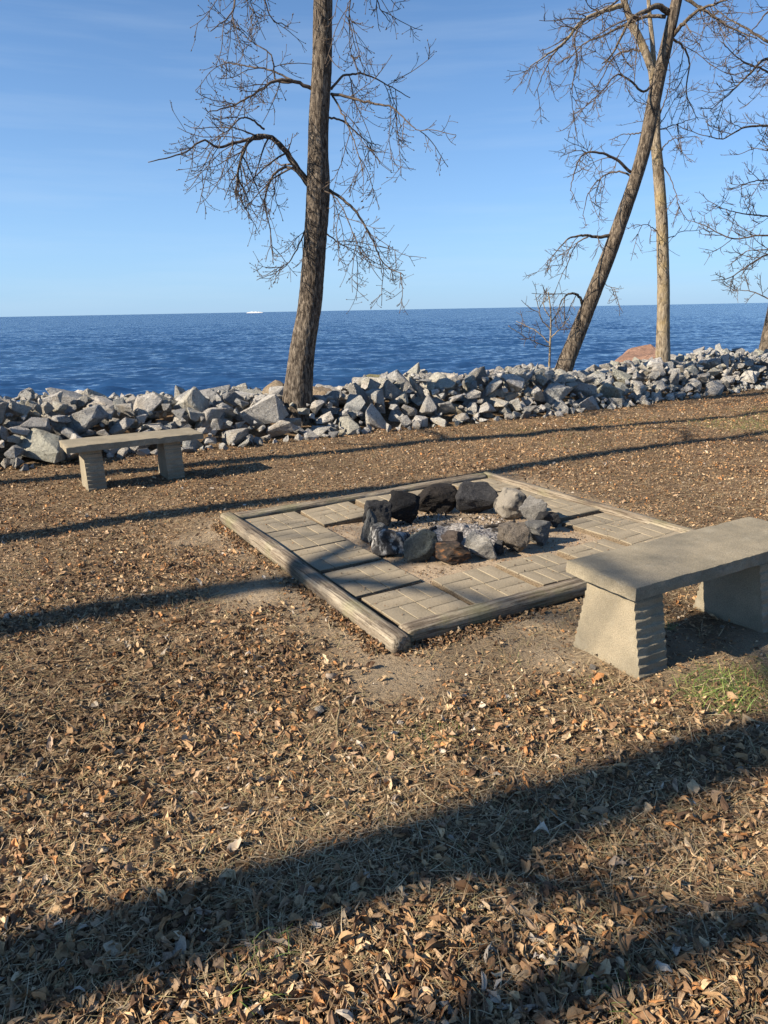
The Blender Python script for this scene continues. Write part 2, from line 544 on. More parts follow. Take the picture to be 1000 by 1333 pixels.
# ------------------------------------------------------------------ lake
def build_lake():
    th = np.radians(np.concatenate([np.linspace(-80, -38, 60), np.linspace(-37.8, 37.8, 310), np.linspace(38, 80, 60)]))
    r = [7.0]
    while r[-1] < 11: r.append(r[-1] * 1.03)
    while r[-1] < 200: r.append(r[-1] * 1.0068)
    while r[-1] < 60000: r.append(r[-1] * 1.05)
    r = np.array(r)
    Rr, T = np.meshgrid(r, th, indexing='ij')
    X, Y = Rr * np.sin(T), Rr * np.cos(T)
    Z = np.zeros_like(X)
    g = np.random.default_rng(11)
    cell = Rr * .0062
    for k in range(46):
        lam = 0.35 * (14 ** g.random())
        ang = math.radians(96) + g.normal(0, .5)
        amp = .0105 * lam ** .7 * g.uniform(.6, 1.2)
        kx, ky = math.cos(ang) * 2 * math.pi / lam, math.sin(ang) * 2 * math.pi / lam
        ph = g.uniform(0, 6.28) 
        fade = np.clip((lam / cell - 2.5) / 3, 0, 1)
        wv = np.sin(kx * X + ky * Y + ph + .9 * np.sin(X * .07 + k) + .7 * np.sin(Y * .05 + 2 * k))
        Z += amp * fade * (wv + .35 * (wv * wv - .5))
    Z *= (1 + .8 * smooth(60, 18, Rr)) * (.75 + .5 * n2(X * .04, Y * .06, 1.0, 21, 2))
    nr, nt = X.shape
    i = (np.arange(nr - 1)[:, None] * nt + np.arange(nt - 1)[None, :]).ravel()
    q = np.stack([i, i + nt, i + nt + 1, i + 1], 1)[:, ::-1]
    me = mesh_np('lake', np.stack([X.ravel(), Y.ravel(), (Z + WATER_Z).ravel()], 1), [q], MAT['water'], True)
    return tag(obj('lake', me), 'choppy deep blue lake reaching the horizon', kind='structure')
build_lake()

# a low pale islet far out
def islet():
    c = at(332, 410.2, 2600.0)
    n, k = 60, 9
    u = np.linspace(-1, 1, n); w = np.linspace(-1, 1, k)
    U, Wv = np.meshgrid(u, w)
    hh = np.clip(1 - U ** 2, 0, 1) ** .6 * np.clip(1 - Wv ** 2, 0, 1) ** .5
    Z = hh * (4.6 + 2.6 * n2(U * 7, Wv * 2, 1, 5, 3)) - .8
    v = np.stack([c[0] + U.ravel() * 31, c[1] + Wv.ravel() * 12, WATER_Z + Z.ravel()], 1)
    i = (np.arange(k - 1)[:, None] * n + np.arange(n - 1)[None, :]).ravel()
    q = np.stack([i, i + 1, i + n + 1, i + n], 1)
    t = NT('pale_rock', .9, .2)
    t.color(t.ramp(t.noise(.25, 4), [(.35, (.45, .41, .36)), (.6, (.80, .78, .74))]))
    tag(obj('islet', mesh_np('islet', v, [q], t.m, False)), 'tiny low white islet out on the lake horizon', 'islet')
islet()

# ------------------------------------------------------------------ rocks
def rock_mesh(name, mat, seed, dims=(1, 1, 1), npts=15, bevel=.05, rough=.03, boxy=.5, sub=1):
    """an angular broken stone of unit size: hull of scattered points, worn edges, rough faces"""
    r = np.random.default_rng(seed)
    p = r.normal(size=(npts, 3))
    p /= np.linalg.norm(p, axis=1)[:, None]
    pb = p / np.max(np.abs(p), axis=1)[:, None]
    p = p * (1 - boxy) + pb * boxy * .82
    p *= r.uniform(.82, 1.08, (npts, 1))
    p *= .5 * np.array(dims)
    bm = bmesh.new()
    for q in p: bm.verts.new(q)
    res = bmesh.ops.convex_hull(bm, input=bm.verts)
    bmesh.ops.delete(bm, geom=list({g for g in res.get('geom_unused', []) + res.get('geom_interior', []) if isinstance(g, bmesh.types.BMVert) and g.is_valid}), context='VERTS')
    bmesh.ops.dissolve_limit(bm, angle_limit=math.radians(14), verts=bm.verts, edges=bm.edges)
    if bevel > 0:
        bmesh.ops.bevel(bm, geom=bm.edges[:], offset=bevel, segments=1, profile=.5, affect='EDGES', clamp_overlap=True)
    bmesh.ops.triangulate(bm, faces=bm.faces)
    for s in range(sub):
        bmesh.ops.subdivide_edges(bm, edges=[e for e in bm.edges if e.calc_length() > (.16, .16, .1, .1)[s]], cuts=1)
        bmesh.ops.triangulate(bm, faces=bm.faces)
    if rough > 0:
        co = np.array([v.co for v in bm.verts])
        nrm = np.array([v.normal for v in bm.verts])
        d = fbm(co * 3.2 + seed * 3.1, 3) * rough + vnoise(co * 9 + seed) * rough * .45
        co += nrm * d[:, None]
        for v, c in zip(bm.verts, co): v.co = c
    me = bpy.data.meshes.new(name)
    bm.to_mesh(me); bm.free()
    me.materials.append(mat)
    for pl in me.polygons: pl.use_smooth = False
    return me

STONES = [rock_mesh('stone', MAT['riprap'], 100 + k, (1, .6 + .4 * random.random(), .5 + .35 * random.random()), random.choice((9, 10, 12, 14)), .018, .03, random.uniform(.45, 1.0)) for k in range(28)]
STONES_LOW = [rock_mesh('stone_low', MAT['riprap'], 300 + k, (1, .65 + .35 * random.random(), .55 + .35 * random.random()), random.choice((9, 10, 12)), 0, 0, random.uniform(.5, 1.0), 0) for k in range(14)]

def project(p):
    d = np.asarray(p, float) - np.array([0, 0, CAMH])
    zc = d @ _fwd
    return PW / 2 + FPX * (d @ _R) / zc, PH / 2 + FPX * (d @ _D) / zc, zc

def bank_top(x, s):
    """height of the bank's stone surface"""
    return .02 + (.50 + .07 * np.sin(x * 1.1) + .05 * np.sin(x * 2.7 + 1)) * smooth(-.12, .8, s) - 1.1 * smooth(1.8, 3.3, s)

def riprap():
    g = np.random.default_rng(5)
    res = .05
    X0, X1, Y0, Y1 = -8.5, 13.5, 1.5, 22.5
    hx = np.arange(X0, X1, res); hy = np.arange(Y0, Y1, res)
    HX, HY = np.meshgrid(hx, hy)
    H = ground_z(HX, HY)
    trees = [TREE_BASE[k] for k in TREE_BASE]
    def throw(passes, sink, seed):
        """stones of falling size packed side by side over the bank's surface"""
        r_ = np.random.default_rng(seed)
        ctr, siz = np.zeros((0, 3)), np.zeros(0)
        for lo, hi, tries in passes:
            X = r_.uniform(-7.8, 12.8, tries); S = r_.uniform(-.05, 2.9, tries) if hi < .3 else r_.uniform(.08, 2.8, tries)
            Z_ = r_.uniform(lo, hi, tries) * np.where(X > 2.0, .85, 1.0)
            Yv = np.interp(X, FOOT[:, 0], FOOT[:, 1]) + S / math.cos(SA)
            T = bank_top(X, S)
            for i in range(tries):
                p = np.array([X[i], Yv[i], T[i] - sink * Z_[i]])
                if any((p[0] - bx) ** 2 + (p[1] - by) ** 2 < (br + .4 * Z_[i]) ** 2 for bx, by, br in trees): continue
                if len(siz) and (np.sum((ctr - p) ** 2, 1) < (.375 * (siz + Z_[i])) ** 2).any(): continue
                ctr = np.vstack([ctr, p]); siz = np.append(siz, Z_[i])
        return ctr, siz
    c1, s1 = throw([(.44, .6, 240), (.33, .44, 900), (.23, .33, 3000), (.14, .23, 6000), (.07, .14, 7000)], .22, 1)
    c2, s2 = throw([(.3, .42, 900), (.2, .3, 2500)], .95, 2)
    out = []
    for p, z in zip(c1, s1):
        hgt = z * g.uniform(.62, .9)
        out.append((p[0], p[1], max(p[2] + g.uniform(-.06, .12) * z, float(ground_z(p[0], p[1])) + .22 * hgt), z, hgt))
        x, y = p[0], p[1]
        rr = z * .45
        ix, iy = int((x - X0) / res), int((y - Y0) / res); w = max(1, int(rr / res))
        if ix - w < 0 or iy - w < 0 or ix + w + 1 > len(hx) or iy + w + 1 > len(hy): continue
        sub = H[iy - w:iy + w + 1, ix - w:ix + w + 1]
        dd = np.hypot(HX[iy - w:iy + w + 1, ix - w:ix + w + 1] - x, HY[iy - w:iy + w + 1, ix - w:ix + w + 1] - y)
        msk = dd <= rr
        sub[msk] = np.maximum(sub, out[-1][2] + hgt * .5 * np.sqrt(np.clip(1 - (dd / rr) ** 2, 0, 1)))[msk]
    inner = [(p[0], p[1], p[2], z, z * .8) for p, z in zip(c2, s2)]
    # which of them show largest
    sc = []
    for i, (x, y, z, size, hgt) in enumerate(out):
        px, py, zc = project((x, y, z))
        ix, iy = int((x - X0) / res), int((y - Y0) / res)
        cover = max(0., H[iy, ix] - (z + hgt * .5))
        # open towards the viewer: stones standing in front along the sight line
        blocked = 0
        for st in (.25, .45, .7, 1.0):
            jx, jy = int((x - x / y * st - X0) / res), int((y - st - Y0) / res)
            if 0 <= jx < len(hx) and 0 <= jy < len(hy):
                line = z + hgt * .3 + (CAMH - z) * st / y
                blocked = max(blocked, H[jy, jx] - line)
        vis = (-80 < px < 1080) * max(.02, 1 - cover / (.35 * hgt)) * max(.03, 1 - max(0, blocked) / (.4 * hgt))
        sc.append(size / zc * vis)
    order = list(np.argsort(-np.array(sc))) + list(range(len(out), len(out) + len(inner)))
    out += inner
    root = empty('stone_bank', (1.0, float(np.interp(1.0, FOOT[:, 0], FOOT[:, 1])) + .8, 0.0))
    tag(root, 'long low bank of broken grey granite stones along the shore', 'stone bank')
    ro = np.array(root.location)
    fill = []
    for rank, i in enumerate(order):
        x, y, z, size, hgt = out[i]
        k = int(g.integers(0, 1000))
        tilt = g.normal(0, .38, 2)
        rz = g.uniform(0, 6.28)
        if rank < 300:
            o = obj('stone', STONES[k % len(STONES)], root, (x - ro[0], y - ro[1], z - ro[2]), (tilt[0], tilt[1], rz))
            md = STONES[k % len(STONES)]
            o.scale = (size * 1.22, size * g.uniform(1.1, 1.4), hgt * g.uniform(1.4, 1.75))
        else:
            lo = STONES_LOW[k % len(STONES_LOW)]
            co = np.empty(len(lo.vertices) * 3); lo.vertices.foreach_get('co', co); co = co.reshape(-1, 3)
            co = co * np.array([size * 1.16, size * 1.15, hgt * 1.5])
            m = np.array(Matrix.Rotation(rz, 3, 'Z') @ Matrix.Rotation(tilt[1], 3, 'Y') @ Matrix.Rotation(tilt[0], 3, 'X'))
            fill.append((co @ m.T + np.array([x, y, z]) - ro, lo))
    bm = bmesh.new()
    for co, lo in fill:
        vs = [bm.verts.new(c) for c in co]
        for pl in lo.polygons:
            bm.faces.new([vs[j] for j in pl.vertices])
    me = bpy.data.meshes.new('stone_fill'); bm.to_mesh(me); bm.free()
    t = m_stone('riprap_fill', RIP_COLS, .5, island=True)
    me.materials.append(t)
    tag(obj('stone_fill', me, root), kind='stuff')

# tree feet: x, y, clear radius
_t1, _t2, _t3, _t4 = at(386, 532, 10.0), at(733, 478, 13.0), at(863, 470, 14.5), at(996, 466, 16.4)
TREE_BASE = {'a': (_t1[0], _t1[1], .2), 'b': (_t2[0], _t2[1], .2), 'c': (_t3[0], _t3[1], .2), 'd': (_t4[0], _t4[1], .25)}
riprap()

def boulder(px, py, Y, w, h, mat, label, seed, dep=1.0, sink=.3, rz=0.):
    p = at(px, py, Y)           # photo position of its top
    me = rock_mesh('boulder', mat, seed, (1, 1, 1), 26, .06, .035, .25, 2)
    for pl in me.polygons: pl.use_smooth = False
    co = np.empty(len(me.vertices) * 3); me.vertices.foreach_get('co', co); co = co.reshape(-1, 3)
    mn, mxx = co.min(0), co.max(0)
    co = (co - (mn + mxx) / 2) / (mxx - mn)
    me.vertices.foreach_set('co', co.ravel()); me.update()
    z0 = p[2] - h
    o = obj('boulder', me, None, (p[0], p[1], z0 + h * .5), (0, 0, rz), (w, w * dep, h))
    return tag(o, label, 'boulder')
boulder(362, 495, 10.55, .62, .95, MAT['tan_rock'], 'upright tan boulder directly behind the furrowed tree trunk', 41, .7)
boulder(418, 503, 10.75, .5, .7, MAT['tan_rock'], 'shadowed brown boulder peeping out right beside the furrowed tree trunk', 42, .7)
boulder(838, 450, 16.8, 2.1, 1.75, MAT['red_rock'], 'big rounded reddish brown boulder rising behind the stone bank', 47, .8, rz=.4)
boulder(492, 487, 12.3, 1.05, .9, MAT['moss_rock'], 'flat olive mossy boulder lying behind the stone bank', 44, .7)

# ------------------------------------------------------------------ trees
def noisy_trunk(cl, rad, mat, seed, k=44, step=.03, depth=.07):
    """trunk tube with real furrows; cl control points, rad control radii"""
    cl = np.asarray(cl, float)
    L = np.sum(np.linalg.norm(np.diff(cl, axis=0), axis=1))
    n = max(12, int(L / step))
    pts = catmull(cl, n)
    rr = np.interp(np.linspace(0, 1, n), np.linspace(0, 1, len(rad)), rad)
    mb = MB(); mb.tube(pts, rr, k, True)
    v = mb.v[0]
    ring = v[:n * k].reshape(n, k, 3)
    d = ring - pts[:, None, :]
    a = np.arange(k) * 2 * math.pi / k
    arc = np.linspace(0, L, n)
    AA, LL = np.meshgrid(a, arc)
    P = np.stack([np.cos(AA).ravel() * 3.6, np.sin(AA).ravel() * 3.6, LL.ravel() * 5.5 + seed * 9], 1)
    f1 = (1 - np.abs(fbm(P * np.array([1.5, 1.5, 1.0]), 3)) * 2.2).reshape(n, k)
    f2 = fbm(np.stack([np.cos(AA).ravel() * .9, np.sin(AA).ravel() * .9, LL.ravel() * 1.3 + seed], 1), 2).reshape(n, k)
    fac = .95 + depth * f1 + .05 * f2
    v[:n * k] = (pts[:, None, :] + d * fac[..., None]).reshape(-1, 3)
    return mb.mesh('trunk', mat, True), pts, rr

def twig_poly(g, p0, d0, L, droop, hook, n=6, wob=.09):
    pts = [np.array(p0)]
    d = d0 / np.linalg.norm(d0)
    for i in range(n):
        t = i / n
        d = d + g.normal(0, wob, 3) + np.array([0, 0, -droop * (1 - t) + hook * t])
        d /= np.linalg.norm(d)
        pts.append(pts[-1] + d * L / n)
    return np.array(pts)

def bud(mb, p, d, s):
    d = d / (np.linalg.norm(d) + 1e-9)
    ref = np.array([0.3, .9, .1]); u = np.cross(d, ref); u /= np.linalg.norm(u) + 1e-9; w = np.cross(d, u)
    v = [p - d * s * .2, p + d * s] + [p + d * s * .35 + (u * math.cos(a) + w * math.sin(a)) * s * .3 for a in (0, 2.1, 4.2)]
    mb.add(np.array(v), t=np.array([[0, 3, 2], [0, 4, 3], [0, 2, 4], [1, 2, 3], [1, 3, 4], [1, 4, 2]]))

def spray(mb, g, pts, r0, dens=7., L1=(.35, .95), droop=.12, hook=.22, buds=.012, thin=.0036, levels=3, start=.15):
    """side twigs along a limb"""
    seg = np.linalg.norm(np.diff(pts, axis=0), axis=1); tot = seg.sum()
    cum = np.concatenate([[0], np.cumsum(seg)])
    m = max(2, int(tot * dens))
    for s in np.sort(g.uniform(start, 1.0, m)):
        q = s * tot
        p = np.array([np.interp(q, cum, pts[:, c]) for c in range(3)])
        p2 = np.array([np.interp(min(q + .05, tot), cum, pts[:, c]) for c in range(3)])
        tan = p2 - p
        if np.linalg.norm(tan) < 1e-6: tan = pts[-1] - pts[-2]
        tan /= np.linalg.norm(tan)
        rv = g.normal(size=3); rv -= tan * (rv @ tan); rv /= np.linalg.norm(rv)
        L = g.uniform(*L1) * (1.1 - .55 * s)
        a = twig_poly(g, p, tan * .6 + rv * .8 + np.array([0, 0, -.15]), L, droop, hook, 8)
        ra = max(thin * 1.5, r0 * .32 * (1 - .5 * s))
        mb.tube(a, np.linspace(ra, thin, len(a)), 4, False)
        if buds: bud(mb, a[-1], a[-1] - a[-2], buds * g.uniform(.8, 1.5))
        if levels < 2: continue
        for j in range(int(2 + L * 6)):
            i = g.integers(1, len(a) - 1)
            tn = a[i + 1] - a[i]; tn /= np.linalg.norm(tn)
            rv = g.normal(size=3); rv -= tn * (rv @ tn); rv /= np.linalg.norm(rv)
            b = twig_poly(g, a[i], tn * .7 + rv * .9, L * g.uniform(.18, .5), droop * .5, hook * 1.4, 4, .13)
            mb.tube(b, np.linspace(thin * 1.15, thin * .8, len(b)), 3, False)
            if buds: bud(mb, b[-1], b[-1] - b[-2], buds * g.uniform(.8, 1.4))
            if levels < 3: continue
            for k in range(int(g.integers(1, 4))):
                i2 = g.integers(1, len(b) - 1)
                rv = g.normal(size=3); rv[2] += .4
                c = twig_poly(g, b[i2], (b[i2 + 1] - b[i2]) / np.linalg.norm(b[i2 + 1] - b[i2]) * .6 + rv * .6, g.uniform(.04, .13), 0, hook, 2, .2)
                mb.tube(c, np.linspace(thin * .9, thin * .7, len(c)), 3, False)
                if buds: bud(mb, c[-1], c[-1] - c[-2], buds * g.uniform(.8, 1.4))

def limb(root, g, pts, r0, r1, bark, n=26, k=7, **kw):
    """a branch with its own twigs as sub-part; points relative to the tree's foot"""
    P = catmull(pts, n)
    P[1:-1] += g.normal(0, .005, (n - 2, 3))
    mb = MB(); mb.tube(P, np.linspace(r0, r1, n), k, True)
    b = obj('branch', mb.mesh('branch', bark), root)
    tw = MB(); spray(tw, g, P, r0, **kw)
    tw.tube(P[-2:], [r1, r1 * .7], 4, False)
    o = obj('twigs', tw.mesh('twigs', MAT['twig']), b)
    tag(o, kind='stuff')
    return b

def zoomA(x, y): return 180 + .4 * x, .4 * y            # reading scale of the enlarged photo
def zoomB(x, y): return 640 + .36 * x, .36 * y

def px_limb(root, ro, g, fn, pl, Y0, dY, r0, r1, bark, **kw):
    """limb through photo positions; its depth runs from Y0 by dY along its length"""
    m = len(pl)
    pts = [at(*fn(*p), Y0 + dY * (i / (m - 1)) ** 1.2) - ro for i, p in enumerate(pl)]
    return limb(root, g, pts, r0, r1, bark, **kw)

def shore_tree_front():
    Y = 10.0
    ro = np.array([_t1[0], _t1[1], float(ground_z(_t1[0], _t1[1]))])
    root = empty('bare_tree', ro)
    tag(root, 'tall bare tree with furrowed bark rising from the stone bank near the small bench', 'tree')
    px = [(385, 552, 50), (387, 535, 42), (391, 475, 34), (396, 436, 32), (404, 400, 31), (410, 320, 30), (415, 240, 31), (414, 200, 27), (414.5, 160, 26.5), (419.5, 80, 26), (420.5, 0, 25), (424, -120, 23), (420, -260, 19), (430, -420, 13), (425, -560, 8)]
    cl = [at(x, y, Y) - ro for x, y, w in px]
    dist = [np.linalg.norm(at(x, y, Y) - np.array([0, 0, CAMH])) for x, y, w in px]
    rad = [w / FPX * (at(x, y, Y) - np.array([0, 0, CAMH])) @ _fwd * .5 for (x, y, w) in px]
    cl.insert(0, cl[0] + np.array([-.02, 0, -.35])); rad.insert(0, rad[0] * 1.5)
    # resample to even arc so that radii follow
    cl = np.array(cl); L = np.concatenate([[0], np.cumsum(np.linalg.norm(np.diff(cl, axis=0), axis=1))])
    tt = np.linspace(0, L[-1], 60)
    cl2 = np.stack([np.interp(tt, L, cl[:, c]) for c in range(3)], 1)
    for _ in range(2): cl2[1:-1] = .25 * cl2[:-2] + .5 * cl2[1:-1] + .25 * cl2[2:]
    me, _, _ = noisy_trunk(cl2, np.interp(tt, L, rad), MAT['bark'], 1, 56, .022, .05)
    obj('trunk', me, root)
    g = np.random.default_rng(21)
    B = MAT['bark']
    L_ = [([(560, 605), (515, 545), (470, 480), (425, 445), (375, 448), (342, 490), (325, 560), (318, 650)], -.5, .045, .009),
          ([(425, 445), (370, 452), (310, 465), (262, 480), (215, 458), (160, 490), (100, 512), (32, 528)], -.9, .022, .005),
          ([(553, 590), (500, 548), (455, 555), (425, 600), (412, 660), (428, 740), (440, 830)], .5, .022, .005),
          ([(565, 288), (510, 266), (450, 262), (400, 290), (350, 322), (290, 350), (225, 365)], -.6, .024, .005),
          ([(515, 268), (450, 262), (442, 215), (425, 170), (380, 142), (340, 115)], .3, .014, .005),
          ([(505, 262), (430, 228), (360, 216), (295, 206), (257, 182)], .5, .013, .004),
          ([(410, 420), (370, 390), (330, 385), (280, 430), (230, 380)], -.7, .014, .004),
          ([(628, 306), (700, 320), (760, 335), (830, 352), (880, 402), (922, 430)], -.5, .019, .005),
          ([(628, 290), (672, 246), (735, 240), (795, 268), (885, 318)], .5, .017, .005),
          ([(622, 618), (690, 668), (735, 730), (770, 800), (800, 858), (866, 898)], -.5, .020, .005),
          ([(622, 382), (670, 395), (705, 425), (745, 460), (795, 475)], .4, .014, .004),
          ([(632, 312), (665, 370), (695, 440), (715, 500), (735, 570)], -.4, .013, .004),
          ([(612, 760), (655, 790), (690, 815), (735, 850)], .4, .010, .004),
          ([(555, 690), (540, 760), (500, 840), (460, 880), (385, 912)], -.3, .012, .004),
          ([(560, 620), (590, 615), (640, 640), (670, 690), (705, 770), (725, 830)], -.6, .011, .004),
          ([(410, 0), (420, -120), (350, -160), (320, -60), (305, 40), (235, 102)], -.4, .02, .005),
          ([(575, -160), (500, -180), (430, -120), (410, -20), (435, 60), (490, 88)], .3, .018, .005),
          ([(610, -200), (660, -190), (690, -90), (688, 60), (692, 190)], -.3, .016, .004),
          ([(620, -260), (700, -260), (760, -120), (780, 10), (822, 72)], .4, .018, .004)]
    for i, (pl, dY, r0, r1) in enumerate(L_):
        px_limb(root, ro, g, zoomA, pl, Y, dY, r0, r1, B if r0 > .03 else MAT['twig'], dens=5.6 if i != 0 else 10, L1=(.35, 1.05), thin=.0036, buds=.022, droop=.2, hook=.2)

def shore_trees_right():
    # leaning tree
    Y = 13.0
    def trunk(px, Y, ext, mat, seed, ro, k=44):
        cl = [at(x, y, Y) - ro for x, y, w in px]
        rad = [w / FPX * (at(x, y, Y) - np.array([0, 0, CAMH])) @ _fwd * .5 for (x, y, w) in px]
        cl.insert(0, cl[0] + np.array(ext)); rad.insert(0, rad[0] * 1.25)
        cl = np.array(cl); L = np.concatenate([[0], np.cumsum(np.linalg.norm(np.diff(cl, axis=0), axis=1))])
        tt = np.linspace(0, L[-1], 50)
        cl2 = np.stack([np.interp(tt, L, cl[:, c]) for c in range(3)], 1)
        for _ in range(2): cl2[1:-1] = .25 * cl2[:-2] + .5 * cl2[1:-1] + .25 * cl2[2:]
        return noisy_trunk(cl2, np.interp(tt, L, rad), mat, seed, k, .03, .045)[0]
    def zb(l): return [(*zoomB(x, y), w * .36) for x, y, w in l]
    ro = np.array([_t2[0], _t2[1], float(ground_z(_t2[0], _t2[1]))])
    root = empty('bare_tree', ro)
    tag(root, 'bare grey tree leaning strongly over to the right across its neighbour', 'tree')
    obj('trunk', trunk(zb([(262, 1325, 64), (302, 1230, 58), (350, 1110, 55), (440, 880, 52), (520, 650, 47), (558, 520, 49), (590, 350, 48), (615, 240, 45), (640, 130, 42), (670, 0, 38), (705, -150, 34), (735, -350, 26), (780, -600, 14)]), Y, (-.12, 0, -.55), MAT['bark_lean'], 2, ro), root)
    g = np.random.default_rng(31)
    kw = dict(dens=4.5, L1=(.4, 1.15), thin=.0045, buds=.014, droop=.16, hook=.15)
    for pl, dY, r0, r1 in [
        ([(640, 45), (600, 22), (560, 38), (510, 65), (480, 110), (440, 190), (400, 230)], -.8, .05, .008),
        ([(630, 60), (560, 60), (480, 90), (400, 130), (330, 160), (270, 230)], .6, .03, .007),
        ([(648, 140), (690, 90), (745, 40), (820, 10), (900, -20)], -.7, .04, .008),
        ([(655, 140), (690, 165), (715, 230), (705, 330), (735, 410)], .5, .02, .006),
        ([(600, 290), (550, 330), (500, 290), (450, 270), (400, 330), (340, 380)], -.8, .022, .006),
        ([(503, 622), (450, 575), (390, 552), (330, 560), (300, 620), (285, 690)], -.6, .026, .006),
        ([(515, 640), (460, 620), (400, 640), (350, 700), (330, 780)], .5, .018, .005),
        ([(435, 850), (385, 856), (335, 850), (280, 862), (230, 915)], -.5, .034, .007),
        ([(350, 855), (310, 880), (280, 940), (265, 1010)], .3, .014, .005),
        ([(335, 1120), (318, 1075), (285, 1060), (255, 1085), (235, 1140)], -.3, .03, .006),
        ([(390, 1000), (415, 1030), (462, 1046)], -.2, .009, .004),
        ([(540, 480), (500, 485), (472, 484)], .2, .012, .005),
        ([(675, -20), (760, 30), (850, 90), (960, 140)], -.5, .03, .007),
        ([(690, -80), (600, -90), (480, -20), (380, 60), (280, 110)], .7, .03, .006)]:
        px_limb(root, ro, g, zoomB, pl, Y, dY, r0, r1, MAT['bark_lean'] if r0 > .028 else MAT['twig'], **kw)
    # upright forked tree behind it
    Y = 14.5
    ro = np.array([_t3[0], _t3[1], float(ground_z(_t3[0], _t3[1]))])
    root = empty('bare_tree', ro)
    tag(root, 'upright forked tree with pale yellowish bark standing behind the leaning tree', 'tree')
    obj('trunk', trunk(zb([(620, 1300, 52), (621, 1150, 45), (622, 1000, 43), (615, 780, 41), (602, 600, 39), (592, 490, 34), (596, 400, 32), (590, 320, 31), (582, 250, 31)]), Y, (0, 0, -.5), MAT['bark_pale'], 3, ro, 40), root)
    b1 = obj('fork', trunk(zb([(584, 265, 27), (560, 195, 28), (535, 140, 27), (505, 80, 25), (478, 0, 22), (455, -120, 18), (430, -300, 10)]), Y, (.02, 0, -.1), MAT['bark_pale'], 4, ro, 30), root)
    b2 = obj('fork', trunk(zb([(588, 262, 20), (582, 150, 17), (572, 60, 15), (565, -40, 13), (575, -180, 8)]), Y + .15, (0, 0, -.1), MAT['bark_pale'], 5, ro, 24), root)
    kw = dict(dens=4.0, L1=(.35, 1.0), thin=.0046, buds=.012, droop=.14, hook=.16)
    for pl, dY, r0, r1 in [
        ([(478, 18), (410, 38), (330, 75), (265, 150), (205, 195), (140, 240)], -.8, .045, .007),
        ([(270, 150), (225, 195), (190, 260), (155, 345)], .4, .018, .006),
        ([(330, 78), (300, 140), (310, 220), (290, 330), (300, 440)], .8, .018, .005),
        ([(560, 190), (500, 180), (440, 210), (390, 300), (350, 350)], .8, .02, .005),
        ([(605, 560), (650, 505), (745, 492)], -.4, .014, .005),
        ([(605, 470), (660, 452), (742, 425)], .4, .013, .005),
        ([(612, 590), (645, 640), (665, 700), (685, 770)], -.3, .012, .005),
        ([(606, 840), (560, 812), (510, 826)], -.4, .010, .004),
        ([(632, 860), (665, 850), (690, 815)], .4, .010, .004),
        ([(600, 420), (560, 380), (520, 365)], .3, .012, .005),
        ([(600, 430), (625, 370), (645, 290), (640, 200)], -.4, .014, .005),
        ([(606, 455), (640, 400), (665, 350)], .3, .010, .004)]:
        px_limb(root, ro, g, zoomB, pl, Y, dY, r0, r1, MAT['bark_pale'] if r0 > .03 else MAT['twig'], **kw)
    # tree at the far right whose boughs hang into the view
    Y = 16.4
    ro = np.array([_t4[0], _t4[1], float(ground_z(_t4[0], _t4[1]))])
    root = empty('bare_tree', ro)
    tag(root, 'bare tree farthest along the shore with low boughs sweeping out over the water', 'tree')
    obj('trunk', trunk([(997, 470, 24), (1006, 420, 20), (1018, 360, 19), (1032, 260, 18), (1042, 140, 17), (1050, 0, 15), (1060, -180, 11), (1068, -360, 6)], Y, (-.05, 0, -.5), MAT['bark_lean'], 6, ro, 36), root)
    kw = dict(dens=4.2, L1=(.35, 1.1), thin=.0055, buds=.016, droop=.06, hook=.2)
    for pl, dY, r0, r1 in [
        ([(1100, 480), (1000, 455), (910, 462), (840, 500), (770, 490)], -.9, .03, .007),
        ([(1110, 250), (1000, 212), (930, 270), (875, 325), (790, 400)], -1.2, .035, .007),
        ([(1120, 180), (1000, 150), (920, 100), (860, 70), (800, 20)], .7, .035, .007),
        ([(1110, 320), (1000, 260), (900, 215), (830, 150)], -.9, .026, .006),
        ([(1090, 800), (1000, 782), (900, 770), (800, 745)], -1.0, .022, .006),
        ([(1080, 870), (980, 850), (870, 862), (770, 815), (710, 795)], .6, .024, .006),
        ([(1075, 930), (1000, 920), (930, 960), (860, 1005), (795, 1015)], -.7, .024, .006),
        ([(1060, 1120), (1000, 1080), (930, 1052), (850, 1052)], .5, .018, .006),
        ([(1095, 690), (1000, 652), (930, 660), (850, 686)], -.6, .020, .006),
        ([(1100, 580), (1000, 545), (925, 530)], .5, .018, .005),
        ([(1130, 40), (1020, 30), (960, 90), (900, 160)], -.6, .024, .006),
        ([(1085, 860), (1000, 900), (920, 910), (860, 960)], .8, .018, .005)]:
        px_limb(root, ro, g, zoomB, pl, Y, dY, r0, r1, MAT['bark_lean'] if r0 > .028 else MAT['twig'], **kw)
    # small sapling growing out of the stones
    Y = 12.9
    p = at(715, 482, Y)
    ro = np.array([p[0], p[1], p[2] - .3])
    root = empty('sapling', ro)
    tag(root, 'thin bare sapling sprouting from the stones beside the leaning tree', 'sapling')
    st = [np.array([0, 0, -.1])] + [at(x, y, Y) - ro for x, y in ((715, 482), (716, 455), (717, 430), (717, 405), (714, 380))]
    mb = MB(); mb.tube(catmull(st, 30), np.linspace(.026, .009, 30), 7)
    obj('trunk', mb.mesh('trunk', MAT['bark_pale']), root)
